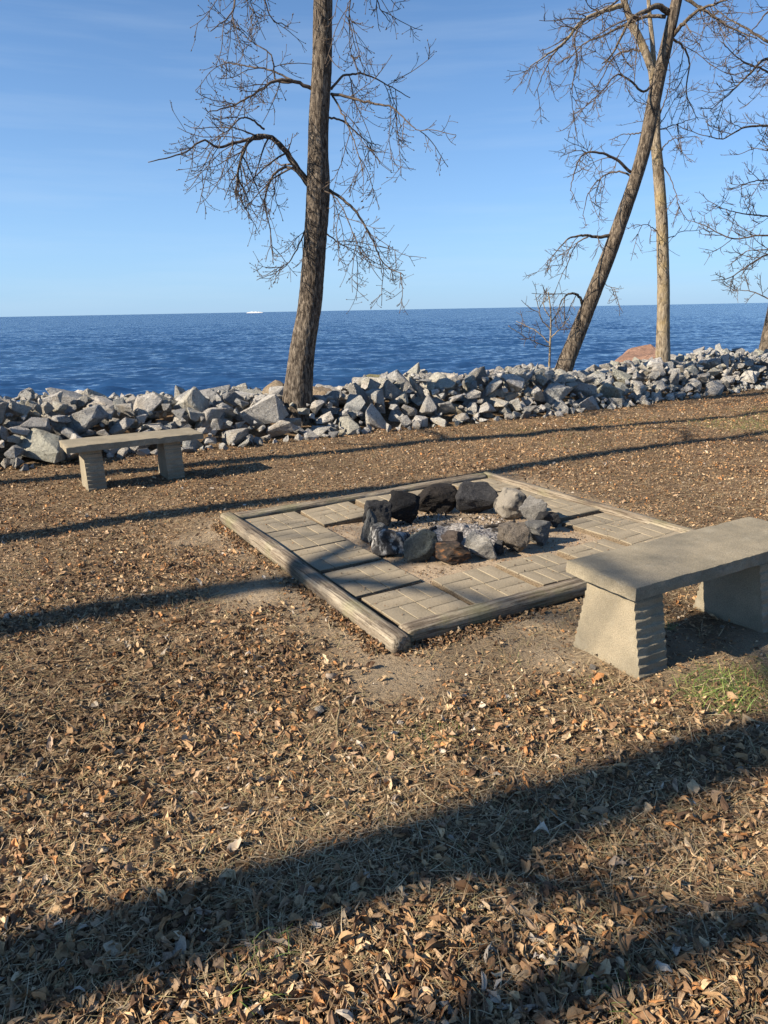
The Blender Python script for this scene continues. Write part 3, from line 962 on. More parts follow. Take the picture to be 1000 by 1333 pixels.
    for pl, dY in [([(716, 452), (697, 445), (680, 436), (662, 424)], -.2), ([(716, 448), (700, 432), (686, 425), (672, 418)], .3), ([(717, 430), (705, 415), (700, 395), (697, 382)], -.2),
                   ([(717, 420), (728, 405), (735, 390)], .2), ([(716, 412), (708, 398), (712, 380)], .2), ([(717, 440), (732, 425), (742, 412)], -.2)]:
        px_limb(root, ro, g, lambda x, y: (x, y), pl, Y, dY, .011, .005, MAT['bark_pale'], dens=6, L1=(.2, .5), thin=.0042, buds=.015, droop=0, hook=.1, levels=2)
    p = at(690, 484, 12.6)

def shade_tree(base, lean, r, h, label, seed, nl=7, twig=True):
    """a bare tree standing outside the frame whose shadow crosses the lawn"""
    g = np.random.default_rng(seed)
    ro = np.array([base[0], base[1], float(ground_z(base[0], base[1]))])
    root = empty('bare_tree', ro)
    tag(root, label, 'tree', 'bare trees standing beside the lawn')
    zz = np.linspace(-.2, h, 9)
    cl = np.stack([lean[0] * zz + g.normal(0, .07, 9), lean[1] * zz + g.normal(0, .07, 9), zz], 1)
    rad = r * (1 - .35 * np.clip(zz / h, 0, 1) - .58 * np.clip(zz / h, 0, 1) ** 5) + .05 * r * (zz < .1)
    mb = MB(); mb.tube(catmull(cl, 60), np.interp(np.linspace(0, 1, 60), np.linspace(0, 1, 9), rad), 18)
    obj('trunk', mb.mesh('trunk', MAT['bark']), root)
    for k in range(nl):
        t = g.uniform(.45, .97)
        p = np.array([np.interp(t * h, zz, cl[:, c]) for c in range(3)])
        a = g.uniform(0, 6.28)
        d = np.array([math.cos(a), math.sin(a), .35])
        L = g.uniform(1.0, 2.2) * (1.2 - .5 * t)
        pts = [p, p + d * L * .35 + [0, 0, .1], p + d * L * .7, p + d * L + [0, 0, -.15]]
        limb(root, g, pts, r * .3, .012, MAT['twig'], n=14, k=6, dens=2.5, L1=(.4, 1.0), thin=.006, buds=0, levels=2)

shore_tree_front()
shore_trees_right()
_c, _s = math.cos(SUN_DIR), math.sin(SUN_DIR)
def back(p, ang, d):
    return (p[0] - math.cos(math.radians(ang)) * d, p[1] - math.sin(math.radians(ang)) * d)
def lean_for(ang):
    k = 1 / math.tan(SUN_EL) * math.tan(math.radians(ang) - SUN_DIR)
    return (-_s * k, _c * k)
shade_tree(back((-2.1, 7.65), 21.1, 4.6), lean_for(21.1), .15, 9.5, 'bare tree at the stone bank beyond the small bench', 51, 5)
shade_tree(back((-2.88, 5.07), 26.9, 4.2), lean_for(26.9), .15, 10.0, 'bare leaning tree on the lawn beyond the small bench', 52, 5)
shade_tree(back((-2.08, 3.55), 21.3, 9.0), lean_for(21.3), .25, 7.6, 'stout bare tree on the lawn beside the fire pit', 53, 8)
shade_tree(back((-.5, 1.60), 21.6, 9.5), lean_for(21.6), .20, 13.0, 'tall straight bare tree on the lawn away from the lake', 54, 5)
shade_tree(back((.75, 1.42), 22.5, 10.0), lean_for(22.5), .11, 10.0, 'slim bare tree on the lawn away from the lake', 55, 9)

# ------------------------------------------------------------------ fire pit frame, pavers, sand
TH, TW = .108, .112
def timber(u0, v0, u1, v1, label, seed, hgt=TH, wid=TW, flat=.6):
    """a landscape timber: two flat faces, two rounded ones, checked and uneven"""
    A = PAD0 + PE1 * u0 + PE2 * v0
    B = PAD0 + PE1 * u1 + PE2 * v1
    L = float(np.linalg.norm(B - A)); ang = math.atan2(B[1] - A[1], B[0] - A[0])
    n = int(L / .018)
    prof = []
    k = 22
    for i in range(k):
        a = 2 * math.pi * (i + .5) / k
        ex = 2.0 / 2.7
        prof.append((math.copysign(abs(math.cos(a)) ** ex, math.cos(a)) * wid / 2, math.copysign(abs(math.sin(a)) ** ex, math.sin(a)) * hgt / 2))
    prof = np.array(prof)
    x = np.linspace(0, L, n)
    X = np.repeat(x[:, None], k, 1); Yp = np.repeat(prof[None, :, 0], n, 0); Zp = np.repeat(prof[None, :, 1], n, 0)
    P = np.stack([X.ravel() * 1.2 + seed * 7, Yp.ravel() * 40, Zp.ravel() * 40], 1)
    f = fbm(P, 3).reshape(n, k)
    f2 = np.abs(vnoise(np.stack([X.ravel() * 2.2 + seed * 3, Yp.ravel() * 95, Zp.ravel() * 95], 1)).reshape(n, k))
    low = n2(X, X * 0 + seed, 1.7, 3, 2)
    fac = 1 + .08 * f + .06 * low - .11 * smooth(.14, .02, f2)
    endr = 1 - .10 * (smooth(.03, 0, X) + smooth(L - .03, L, X))
    Yp, Zp = Yp * fac * endr, Zp * fac * endr
    bend = .012 * np.sin(X * 1.9 + seed)
    v = np.stack([X, Yp + bend, Zp], -1).reshape(-1, 3)
    i = np.arange(n - 1)[:, None] * k; j = np.arange(k)[None, :]; j2 = (j + 1) % k
    q = np.stack([i + j, i + k + j, i + k + j2, i + j2], -1).reshape(-1, 4)
    v = np.vstack([v, [[0, bend[0, 0], 0], [L, bend[-1, 0], 0]]])
    jj = np.arange(k); jn = (jj + 1) % k
    t = np.vstack([np.stack([np.full(k, n * k), jj, jn], 1), np.stack([np.full(k, n * k + 1), (n - 1) * k + jn, (n - 1) * k + jj], 1)])
    # outward faces
    me = mesh_np('timber', v, [q[:, ::-1], t[:, ::-1]], MAT['timber'], True)
    o = obj('landscape_timber', me, None, (A[0], A[1], hgt / 2 - .014), (0, 0, ang))
    return tag(o, label, 'timber', 'timbers framing the fire pit')
h = TW / 2
timber(h, -.03, h, PAD_L2 + .0, 'weathered rounded timber edging the pit, the one with its butt end showing', 1)
timber(TW + .004, h, PAD_L1, h, 'weathered timber edging the pit beside the ribbed bench with the lit top', 2, .105)
timber(TW + .004, PAD_L2 - h, PAD_L1 - TW - .004, PAD_L2 - h, 'darker shadowed timber edging the pit on the side towards the lake', 3, .095)
timber(PAD_L1 - h, TW + .004, PAD_L1 - h, PAD_L2, 'pale timber edging the pit on the side of the open lawn', 4, .095, .09)

def pad_w(u, v, z=0.):
    p = PAD0 + PE1 * u + PE2 * v
    return np.array([p[0], p[1], z])

# sand bed
n = 110
uu = np.linspace(.03, PAD_L1 - .03, n); vv = np.linspace(.03, PAD_L2 - .03, n)
U, V = np.meshgrid(uu, vv)
cu, cv = PAD_L1 * .5, PAD_L2 * .5
dc = np.hypot(U - cu, V - cv)
SZ = .010 + .012 * n2(U, V, 3.0, 31, 3) + .008 * n2(U, V, 14, 33, 2) + .03 * smooth(.9, .35, dc) * (.4 + .6 * n2(U, V, 4, 34, 2)) 
PX = PAD0[0] + PE1[0] * U + PE2[0] * V; PY = PAD0[1] + PE1[1] * U + PE2[1] * V
i = (np.arange(n - 1)[:, None] * n + np.arange(n - 1)[None, :]).ravel()
sb = obj('sand_bed', mesh_np('sand_bed', np.stack([PX.ravel(), PY.ravel(), SZ.ravel()], 1), [np.stack([i, i + 1, i + n + 1, i + n], 1)], MAT['sand'], True))
tag(sb, 'pale trodden sand filling the timber frame between the pavers', kind='structure')
def sand_z(u, v):
    iu = np.clip(np.round((u - .03) / (PAD_L1 - .06) * (n - 1)).astype(int), 0, n - 1); iv = np.clip(np.round((v - .03) / (PAD_L2 - .06) * (n - 1)).astype(int), 0, n - 1)
    return SZ[iv, iu]

# pavers: cast slabs with a basket-weave face of eight bricks
PS = .442
def slab_mesh():
    bm = bmesh.new()
    bmesh.ops.create_cube(bm, size=1)
    for v in bm.verts: v.co = (v.co.x * PS, v.co.y * PS, v.co.z * .04 - .02)
    bmesh.ops.bevel(bm, geom=bm.edges[:], offset=.004, segments=1, affect='EDGES')
    me = bpy.data.meshes.new('paver'); bm.to_mesh(me); bm.free(); me.materials.append(MAT['joint']); return me
def brick_mesh(seed):
    bl, bw, bh = PS / 2 - .0055, PS / 4 - .005, .010
    bm = bmesh.new()
    bmesh.ops.create_cube(bm, size=1)
    for v in bm.verts: v.co = (v.co.x * bl, v.co.y * bw, v.co.z * bh + .002)
    bmesh.ops.bevel(bm, geom=[e for e in bm.edges], offset=.0025, segments=1, affect='EDGES')
    r = random.Random(seed)
    for v in bm.verts:
        v.co.x += r.uniform(-.0013, .0013); v.co.y += r.uniform(-.0013, .0013)
        if v.co.z > 0: v.co.z += r.uniform(-.001, .001)
    me = bpy.data.meshes.new('brick'); bm.to_mesh(me); bm.free(); me.materials.append(MAT['paver']); return me
SLAB = slab_mesh(); BRICKS = [brick_mesh(s) for s in range(5)]
patio = empty('paved_border', pad_w(PAD_L1 / 2, PAD_L2 / 2), PAD_A)
tag(patio, 'square border of brick-patterned concrete pavers round the fire ring', kind='structure')
g = np.random.default_rng(3)
p1 = [TW + .03 + PS / 2 + (PAD_L1 - 2 * TW - .06 - PS) * a / 4 for a in range(5)]
p2 = [TW + .035 + PS / 2 + (PAD_L2 - 2 * TW - .07 - PS) * a / 4 for a in range(5)]
PAVERS = []
for a in range(5):
    for b in range(5):
        if 0 < a < 4 and 0 < b < 4: continue
        u, v = p1[a] + g.normal(0, .006), p2[b] + g.normal(0, .005)
        PAVERS.append((u, v))
        o = obj('paver', SLAB, patio, (u - PAD_L1 / 2, v - PAD_L2 / 2, 0.040 + g.normal(0, .005)), (g.normal(0, .016), g.normal(0, .016), g.normal(0, .014)))
        q4 = PS / 4
        fl = (a + b) % 2 if a else 0
        for qx in (-1, 1):
            for qy in (-1, 1):
                along = (qx * qy < 0) 
                for sd in (-1, 1):
                    if along:
                        obj('brick', BRICKS[int(g.integers(5))], o, (qx * q4, qy * q4 + sd * q4 / 2, .0035))
                    else:
                        obj('brick', BRICKS[int(g.integers(5))], o, (qx * q4 + sd * q4 / 2, qy * q4, .0035), (0, 0, math.pi / 2))

# ------------------------------------------------------------------ fire ring
def ring_stone(x0, y0, x1, y1, cols, label, seed, dep=.8, mat=None, pts=14, boxy=.75, tilt=0., bev=.022, top=None):
    """photo box of the stone, read on the enlarged ring (scale .32 from 440, 610)"""
    cx = 440 + .32 * (x0 + x1) / 2; yb = 610 + .32 * y1; yt = 610 + .32 * y0
    p = on(cx, yb - 4, .03)
    zc = (p - np.array([0, 0, CAMH])) @ _fwd
    w = .32 * (x1 - x0) / FPX * zc * 1.12
    hh = (yb - yt) / FPX * zc * 1.0
    depth = w * dep
    hh = max(.08, hh - depth * .10)
    m = mat or m_stone('ring_' + str(seed), [tuple(1.5 * q for q in c) for c in cols], .6, scale=1.4)
    me = rock_mesh('fire_ring_stone', m, seed, (1, 1, 1), pts, bev, .06, boxy, 3)
    # cut to the box: normalise extents
    co = np.empty(len(me.vertices) * 3); me.vertices.foreach_get('co', co); co = co.reshape(-1, 3)
    mn, mxx = co.min(0), co.max(0)
    co = (co - (mn + mxx) / 2) / (mxx - mn)
    me.vertices.foreach_set('co', co.ravel()); me.update()
    o = obj('fire_ring_stone', me, None, (p[0], p[1] + depth * .35, .02 + hh * .5), (0, tilt, 0), (w, depth, hh * 1.1))
    return tag(o, label, 'stone', 'stones ringing the fire pit')
K1, K2 = (.016, .016, .017), (.035, .035, .036)
def streak_mat():
    t = NT('ash_streaked_stone', .85, .25)
    f = t.noise(2.4, 6, .7, (2.2, 2.2, .6)); sp = t.noise(30, 4, .7)
    c = t.ramp(sp, [(.35, (.02, .02, .021)), (.65, (.06, .06, .062))])
    c = t.mix(t.val(f, .49, .60, 0, .85), c, (.47, .46, .44))
    return t.color(c).bump(sp, .8, .02).m
def rust_mat():
    t = NT('rust_stained_stone', .8, .25)
    f = t.noise(6, 5, .6)
    c = t.ramp(f, [(.38, (.025, .021, .019)), (.55, (.06, .045, .035)), (.68, (.22, .105, .045))])
    return t.color(c).bump(t.noise(30, 6, .7), .8, .02).m
def half_mat():
    t = NT('sooty_pale_stone', .88, .2)
    f = t.noise(2.2, 4, .6); sp = t.noise(90, 3, .7)
    c = t.ramp(sp, [(.35, (.15, .135, .11)), (.65, (.29, .265, .225))])
    c = t.mix(t.val(f, .52, .60, 0, .9), c, (.05, .048, .046))
    return t.color(c).bump(t.noise(30, 6, .7), .7, .015).m
RS = ring_stone
RS(105, 140, 215, 255, [K2, (.08, .083, .086)], 'tall sooty grey ring stone touching the corner of the ring nearest the small bench', 61, .8)
RS(95, 170, 162, 305, [(.11, .115, .115), (.12, .12, .12)], 'narrow upright dark grey ring stone', 62, 1.0)
RS(200, 97, 332, 242, [K1, K2], 'tall black sooty ring stone with a slanted top', 63, .7, pts=11, boxy=.8)
RS(320, 72, 482, 198, [(.028, .025, .023), (.035, .03, .027)], 'broad domed blackish brown ring stone', 64, .7, pts=24, boxy=.3)
RS(480, 65, 656, 198, [(.05, .051, .054), (.055, .055, .058)], 'widest ring stone, charcoal grey with a peaked top', 65, .6, pts=16)
RS(648, 87, 780, 217, None, 'round pale ring stone with a dark sooty rim', 66, .75, half_mat(), 30, .15)
RS(742, 122, 836, 242, [(.25, .24, .22), (.26, .25, .23)], 'pointed light grey ring stone leaning on the round pale one', 67, .8, pts=10, boxy=.3, tilt=.25)
RS(798, 180, 872, 272, [K2, (.06, .06, .062)], 'small black ring stone wedged behind the speckled grey one', 68, .9)
RS(850, 185, 905, 245, [(.05, .05, .052), (.06, .06, .06)], 'smallest dark ring stone lying outside the ring', 69, .9)
RS(758, 218, 866, 322, [(.17, .17, .165), (.18, .18, .17)], 'blocky speckled grey ring stone', 70, .9)
RS(658, 222, 778, 358, [(.19, .165, .135), (.20, .17, .14)], 'large brownish speckled ring stone with a rounded peak', 71, .8, pts=18)
RS(638, 298, 676, 360, [(.07, .07, .072), (.08, .08, .08)], 'thin dark splinter stone wedged between two ring stones', 72, 1.2)
RS(530, 272, 642, 378, [(.30, .29, .265), (.31, .30, .27)], 'light grey granite ring stone with a flat top', 73, .8, pts=12, boxy=.8)
RS(425, 262, 512, 340, [(.12, .10, .085), (.13, .105, .09)], 'brown triangular ring stone standing behind the rust-stained one', 75, .6, pts=9, boxy=.2)
RS(385, 300, 540, 397, None, 'low cracked blackish ring stone with a rust-brown face', 74, .6, rust_mat(), 14, .9)
RS(273, 248, 402, 387, [(.085, .10, .098), (.09, .105, .10)], 'greenish grey blocky ring stone', 76, .75, pts=14, boxy=.85)
RS(140, 247, 292, 368, None, 'black layered ring stone with white ash streaks', 77, .65, streak_mat(), 13, .9)
RS(126, 228, 202, 325, [(.16, .165, .165), (.17, .175, .17)], 'grey slab-like ring stone behind the ash-streaked one', 78, .7)

# ash heap and charred sticks inside the ring
def heap(name, px, py, rx, ry, hgt, mat, label, seed):
    c = on(px, py, .04)
    k = 60
    u = np.linspace(-1, 1, k); A, B = np.meshgrid(u, u)
    r = np.hypot(A, B)
    z = hgt * np.clip(1 - r * (1 + .22 * n2(A, B, 2.0, seed)), -.35, 1) * (1 + .5 * n2(A, B, 6, seed + 1)) + .012 * n2(A, B, 13, seed + 2, 2)
    v = np.stack([c[0] + A.ravel() * rx, c[1] + B.ravel() * ry, .03 + z.ravel()], 1)
    i = (np.arange(k - 1)[:, None] * k + np.arange(k - 1)[None, :]).ravel()
    q = np.stack([i, i + 1, i + k + 1, i + k], 1)[(r.ravel() < .98)[i]]
    return tag(obj(name, mesh_np(name, v, [q], mat, False)), label, 'ash heap', kind='stuff')
heap('ash_heap', 602, 697, .34, .32, .085, MAT['ash'], 'grey white heap of wood ash inside the fire ring', 5)
g = np.random.default_rng(9)
for i, (px, py, L, r, a) in enumerate([(645, 684, .17, .013, .2), (652, 690, .12, .010, -.3), (560, 690, .14, .012, .9), (583, 684, .10, .009, -.6), (668, 681, .10, .011, 1.2)]):
    c = on(px, py, .07)
    d = np.array([math.cos(a), math.sin(a), .06])
    pts = np.array([c + d * L * (t - .5) + np.array([0, 0, .004 * math.sin(t * 9 + i)]) for t in np.linspace(0, 1, 9)])
    mb = MB(); mb.tube(pts - c, r * (1 + .2 * np.sin(np.arange(9) * 2.3 + i)), 8)
    labels = ['longest charred stick lying on the ash near the pale round stone', 'short charred stick beside the longest one in the ash', 'charred stick lying near the black ring stones', 'thin charred stick on the far rim of the ash heap', 'stubby charred stick lying at the foot of the pale round stone']
    tag(obj('charred_stick', mb.mesh('charred_stick', MAT['char']), None, c), labels[i], 'stick', 'charred sticks in the fire ring')

# ------------------------------------------------------------------ concrete benches
def rough_slab(L, Wd, T, seed, amp=.006):
    """cast slab with chipped uneven edges; x along, y across, top at z = 0"""
    nx_, ny_, nz_ = int(L / .014), int(Wd / .014), 6
    def grid(f, a, b):
        A, B = np.meshgrid(np.linspace(0, 1, a), np.linspace(0, 1, b), indexing='ij')
        v = f(A.ravel(), B.ravel())
        i = (np.arange(a - 1)[:, None] * b + np.arange(b - 1)[None, :]).ravel()
        return v, np.stack([i, i + b, i + b + 1, i + 1], 1)
    mb = MB()
    S = lambda x, y, z: np.stack([x, y, z], 1)
    for f, a, b in ((lambda A, B: S(A * L, B * Wd, 0 * A), nx_, ny_), (lambda A, B: S(A * L, (1 - B) * Wd, 0 * A - T), nx_, ny_),
                    (lambda A, B: S(A * L, 0 * A, -T + B * T), nx_, nz_), (lambda A, B: S((1 - A) * L, 0 * A + Wd, -T + B * T), nx_, nz_),
                    (lambda A, B: S(0 * A, (1 - A) * Wd, -T + B * T), ny_, nz_), (lambda A, B: S(0 * A + L, A * Wd, -T + B * T), ny_, nz_)):
        v, q = grid(f, a, b); mb.add(v, q)
    v = np.vstack(mb.v)
    e = np.minimum(np.minimum(v[:, 0], L - v[:, 0]), np.minimum(v[:, 1], Wd - v[:, 1]))
    edge = smooth(.02, 0, e)
    nn = fbm(v * 28 + seed, 4)
    cx = np.where(v[:, 0] < L / 2, 1., -1.) * smooth(.02, 0, np.minimum(v[:, 0], L - v[:, 0]))
    cy = np.where(v[:, 1] < Wd / 2, 1., -1.) * smooth(.02, 0, np.minimum(v[:, 1], Wd - v[:, 1]))
    d = amp * (nn + .5) 
    v[:, 0] += cx * d; v[:, 1] += cy * d
    chip = np.clip(fbm(v * 13 + seed * 2, 3), 0, 1) * .016 * edge * (v[:, 2] > -.005)
    v[:, 2] += .0035 * fbm(v * np.array([4, 4, 0]) + seed, 3) - chip - .003 * edge * (v[:, 2] > -.005)
    me = mesh_np('seat', v, [np.vstack(mb.q)], MAT['concrete'], True)
    return me

def bench_leg(T, wb, wt, H, seed, ribs=11, rib_d=.0085):
    """slab leg: trapezoid with ribbed narrow sides; x thickness, y across, z from 0 to H"""
    m = ribs * 8
    z = np.linspace(0, H, m)
    ph = (z / H * ribs) % 1.0
    rib = np.where(ph < .78, ph / .78, (1 - ph) / .22)      # shingled profile
    g_ = np.random.default_rng(seed)
    half = wb / 2 + (wt - wb) / 2 * (z / H) + rib_d * (rib - .5)
    k = 13
    Wn = np.linspace(-1, 1, k)
    tx = 9
    mb = MB()
    Xs = np.linspace(0, T, tx)
    # two broad faces
    for x0, flip in ((0., 0), (T, 1)):
        ZZ, WW = np.meshgrid(z, Wn, indexing='ij')
        v = np.stack([np.full(ZZ.size, x0), (WW * half[:, None]).ravel(), ZZ.ravel()], 1)
        i = (np.arange(m - 1)[:, None] * k + np.arange(k - 1)[None, :]).ravel()
        q = np.stack([i, i + k, i + k + 1, i + 1], 1)
        mb.add(v, q if not flip else q[:, ::-1])
    for sgn in (-1, 1):
        ZZ, XX = np.meshgrid(z, Xs, indexing='ij')
        w = .004 * vnoise(np.stack([XX.ravel() * 25, ZZ.ravel() * 30, np.full(XX.size, seed + sgn * 5.)], 1)).reshape(ZZ.shape)
        w[:, 0] = 0; w[:, -1] = 0
        sag = .004 * np.sin(XX / T * 3.1 + seed)
        v = np.stack([XX.ravel(), (sgn * (half[:, None] + w)).ravel(), ZZ.ravel()], 1)
        i = (np.arange(m - 1)[:, None] * tx + np.arange(tx - 1)[None, :]).ravel()
        q = np.stack([i, i + 1, i + tx + 1, i + tx], 1)
        mb.add(v, q if sgn < 0 else q[:, ::-1])
    for zz, hf in ((0., half[0]), (H, half[-1])):
        mb.add(np.array([[0, -hf, zz], [T, -hf, zz], [T, hf, zz], [0, hf, zz]]), np.array([[0, 1, 2, 3]]) if zz else np.array([[3, 2, 1, 0]]))
    v = np.vstack(mb.v)
    me = mesh_np('leg', v, [np.vstack(mb.q)], MAT['concrete'], False)
    return me

def bench(loc, rz, L, Wd, H, T, legs, label, seed, leg_T=.175, wb=.42, wt=.27):
    root = empty('concrete_bench', (loc[0], loc[1], 0), rz)
    tag(root, label, 'bench', 'concrete benches by the fire pit')
    obj('seat', rough_slab(L, Wd, T, seed), root, (0, 0, H))
    for i, u in enumerate(legs):
        obj('leg', bench_leg(leg_T, wb, wt, H - T + .05, seed * 3 + i), root, (u, Wd / 2, -.05))
    return root
def dn(u, n_, a=29.):
    A = math.radians(a)
    d = np.array([math.cos(A), math.sin(A)]); nv = np.array([math.sin(A), -math.cos(A)])
    return d * u + nv * n_
# seat's local y points to the back; origin is the front-left corner
p = dn(2.255, -1.905)
bench(p, math.radians(29), 1.36, .415, .462, .062, (.075, .95), 'concrete bench with ribbed slab legs standing close to the paved fire pit', 5, .18, .43, .26)
p = dn(.575, -6.99, 29.)
bench(p, math.radians(31), 1.28, .47, .448, .062, (.15, .90), 'small concrete bench with ribbed legs standing in front of the stone bank', 8, .165, .40, .27)

# ------------------------------------------------------------------ leaf litter and grass
PAL = np.array([(.36, .235, .125), (.25, .15, .08), (.45, .325, .19), (.44, .39, .32), (.43, .215, .085), (.115, .07, .042), (.52, .41, .265), (.31, .22, .14)])
PALW = np.array([.23, .23, .12, .025, .06, .2, .04, .13])

def leaf_shape(g, nl=5, ragged=.28, half=1):
    """a curled, crumpled dry leaf, unit length along x; returns verts, quads"""
    t = np.linspace(0, 1, nl)
    wdt = np.sin(np.pi * np.clip(t, .03, .97) ** g.uniform(.6, 1.2)) ** .7 * g.uniform(.15, .36)
    wl = wdt * np.clip(1 + g.normal(0, ragged, nl), .3, 1.8); wr = wdt * np.clip(1 + g.normal(0, ragged, nl), .3, 1.8)
    fold = g.uniform(-.2, 1.25); bend = g.normal(0, 1.6); tw = g.normal(0, 1.5); curl = g.normal(0, .9)
    sides = np.linspace(-1, 1, 2 * half + 1)
    v = []
    for i in range(nl):
        ang = bend * (t[i] - .5)
        cx = math.sin(ang) / bend if abs(bend) > .05 else t[i] - .5
        cz = (1 - math.cos(ang)) / bend if abs(bend) > .05 else 0
        a = tw * (t[i] - .5)
        jx = g.normal(0, .05 if half == 1 else .02)
        for sd in sides:
            w = (wl[i] if sd < 0 else wr[i]) * abs(sd)
            f_ = fold * (1 + (.5 if half == 1 else .25) * g.normal()) + (curl * abs(sd) if half > 1 else 0)
            y, z = math.copysign(w, sd) * math.cos(f_), w * math.sin(f_) + g.normal(0, .045 if half == 1 else .022)
            y, z = y * math.cos(a) - z * math.sin(a), y * math.sin(a) + z * math.cos(a)
            v.append((cx + jx + g.normal(0, .03 if half == 1 else .015), y, cz + z))
    v = np.array(v)
    k = len(sides)
    i = (np.arange(nl - 1)[:, None] * k + np.arange(k - 1)[None, :]).ravel()
    return v, np.stack([i, i + k, i + k + 1, i + 1], 1)

def scatter(shapes, pos, size, g, tilt=.4, up=.3):
    """many copies of unit shapes as one vertex and face array"""
    N = len(pos)
    which = g.integers(0, len(shapes), N)
    Vs, Qs, idx, base = [], [], [], 0
    yaw = g.uniform(0, 2 * np.pi, N); ta = g.normal(0, tilt, N); tb = g.normal(0, tilt, N)
    cy, sy = np.cos(yaw), np.sin(yaw); ca, sa = np.cos(ta), np.sin(ta); cb, sb_ = np.cos(tb), np.sin(tb)
    Rm = np.empty((N, 3, 3))
    Rm[:, 0, 0] = cy * cb; Rm[:, 0, 1] = cy * sb_ * sa - sy * ca; Rm[:, 0, 2] = cy * sb_ * ca + sy * sa
    Rm[:, 1, 0] = sy * cb; Rm[:, 1, 1] = sy * sb_ * sa + cy * ca; Rm[:, 1, 2] = sy * sb_ * ca - cy * sa
    Rm[:, 2, 0] = -sb_; Rm[:, 2, 1] = cb * sa; Rm[:, 2, 2] = cb * ca
    for k, (sv, sq) in enumerate(shapes):
        m = np.nonzero(which == k)[0]
        if not len(m): continue
        v = np.einsum('nij,vj->nvi', Rm[m], sv) * size[m][:, None, None]
        low = v[:, :, 2].min(1)
        v[:, :, 2] -= (low * (1 - up))[:, None]
        v += pos[m][:, None, :]
        nv = len(sv)
        q = (sq[None] + (np.arange(len(m)) * nv)[:, None, None] + base).reshape(-1, sq.shape[1])
        Vs.append(v.reshape(-1, 3)); Qs.append(q); idx.append(np.repeat(m, nv)); base += len(m) * nv
    return np.vstack(Vs), np.vstack(Qs), np.concatenate(idx)

def keep(x, y):
    return (pad_dist(x, y) > .015) & (shore_s(x, y) < .22)

def sample(N, g, power=1.0, wide=.22):
    """ground positions, denser towards the place where one stands, with a thinner spread all round it"""
    xs, ys = [], []
    for n_, half, r0, r1, back_ in ((int(N * (1 - wide)), 47, .8, 17., 0.), (int(N * wide), 80, .9, 9., 1.0)):
        th = np.radians(g.uniform(-half, half, n_ * 3))
        u = g.random(n_ * 3)
        r = (r0 ** (2 - power) + u * (r1 ** (2 - power) - r0 ** (2 - power))) ** (1 / (2 - power))
        x, y = r * np.sin(th), r * np.cos(th) - back_
        m = keep(x, y)
        if back_: m &= np.abs(np.arctan2(x, np.maximum(y, 1e-3))) > math.radians(40)
        xs.append(x[m][:n_]); ys.append(y[m][:n_])
    return np.concatenate(xs), np.concatenate(ys)

def tint(g, N, x, y):
    c = PAL[g.choice(len(PAL), N, p=PALW / PALW.sum())] * g.uniform(.7, 1.4, (N, 1))
    dark_patch = smooth(.02, .45, n2(x, y, .75, 61, 3)) * smooth(9, 4, y)       # broad darker noise patches, fading out farther off
    return c * (1 - .5 * dark_patch)[:, None]

g = np.random.default_rng(77)
# leaves: whole dry leaves lie thickest in the near lawn, chips farther off
x, y = sample(80000, g, power=1.4)
dens = .5 + 1.15 * n2(x, y, 1.1, 41, 3) + .35 * n2(x, y, 5, 42, 2) + .35 * smooth(2.6, 1.4, y) - .85 * bare(x, y)
m = g.random(len(x)) < np.clip(dens, .04, 1)
x, y = x[m], y[m]
sz = g.uniform(.018, .05, len(x)) * np.where(y > 5, .9, 1.0) * np.where(g.random(len(x)) < .12, 1.35, 1)
pos = np.stack([x, y, ground_z(x, y) + g.uniform(0, .012, len(x))], 1)
near = (np.hypot(x, y) < 2.25) & (np.abs(x) < 1.5)
tc_ = tint(g, len(x), x, y)
v1, q1, i1 = scatter([leaf_shape(g, 5, .2, 2) for _ in range(60)], pos[near], sz[near], g, .45, .3)
v2, q2, i2 = scatter([leaf_shape(g, 5) for _ in range(48)], pos[~near], sz[~near], g, .5, .3)
tag(obj('leaf_litter', mesh_np('leaf_litter', np.vstack([v1, v2]), [np.vstack([q1, q2 + len(v1)])], MAT['litter'], False, np.vstack([tc_[near][i1], tc_[~near][i2]]))), 'loose layer of small crumpled brown leaves over the lawn', kind='stuff')

# small crumbs of leaf
x, y = sample(240000, g, power=1.1)
dens = .8 + .5 * n2(x, y, 2.1, 43, 3) - .55 * bare(x, y)
m = g.random(len(x)) < np.clip(dens, .1, 1)
x, y = x[m], y[m]
sz = g.uniform(.006, .024, len(x)) * (1 + .07 * y)
pos = np.stack([x, y, ground_z(x, y) + g.uniform(.0, .007, len(x))], 1)
crumbs = []
for k in range(30):
    a = np.sort(g.uniform(0, 6.28, 4)); rr = g.uniform(.3, .6, 4)
    crumbs.append((np.stack([np.cos(a) * rr, np.sin(a) * rr * g.uniform(.4, 1), g.normal(0, .12, 4)], 1), np.array([[0, 1, 2, 3]])))
v, q, idx = scatter(crumbs, pos, sz, g, .4, .3)
tag(obj('leaf_crumbs', mesh_np('leaf_crumbs', v, [q], MAT['litter'], False, tint(g, len(x), x, y)[idx])), 'fine broken leaf crumbs strewn over the soil', kind='stuff')

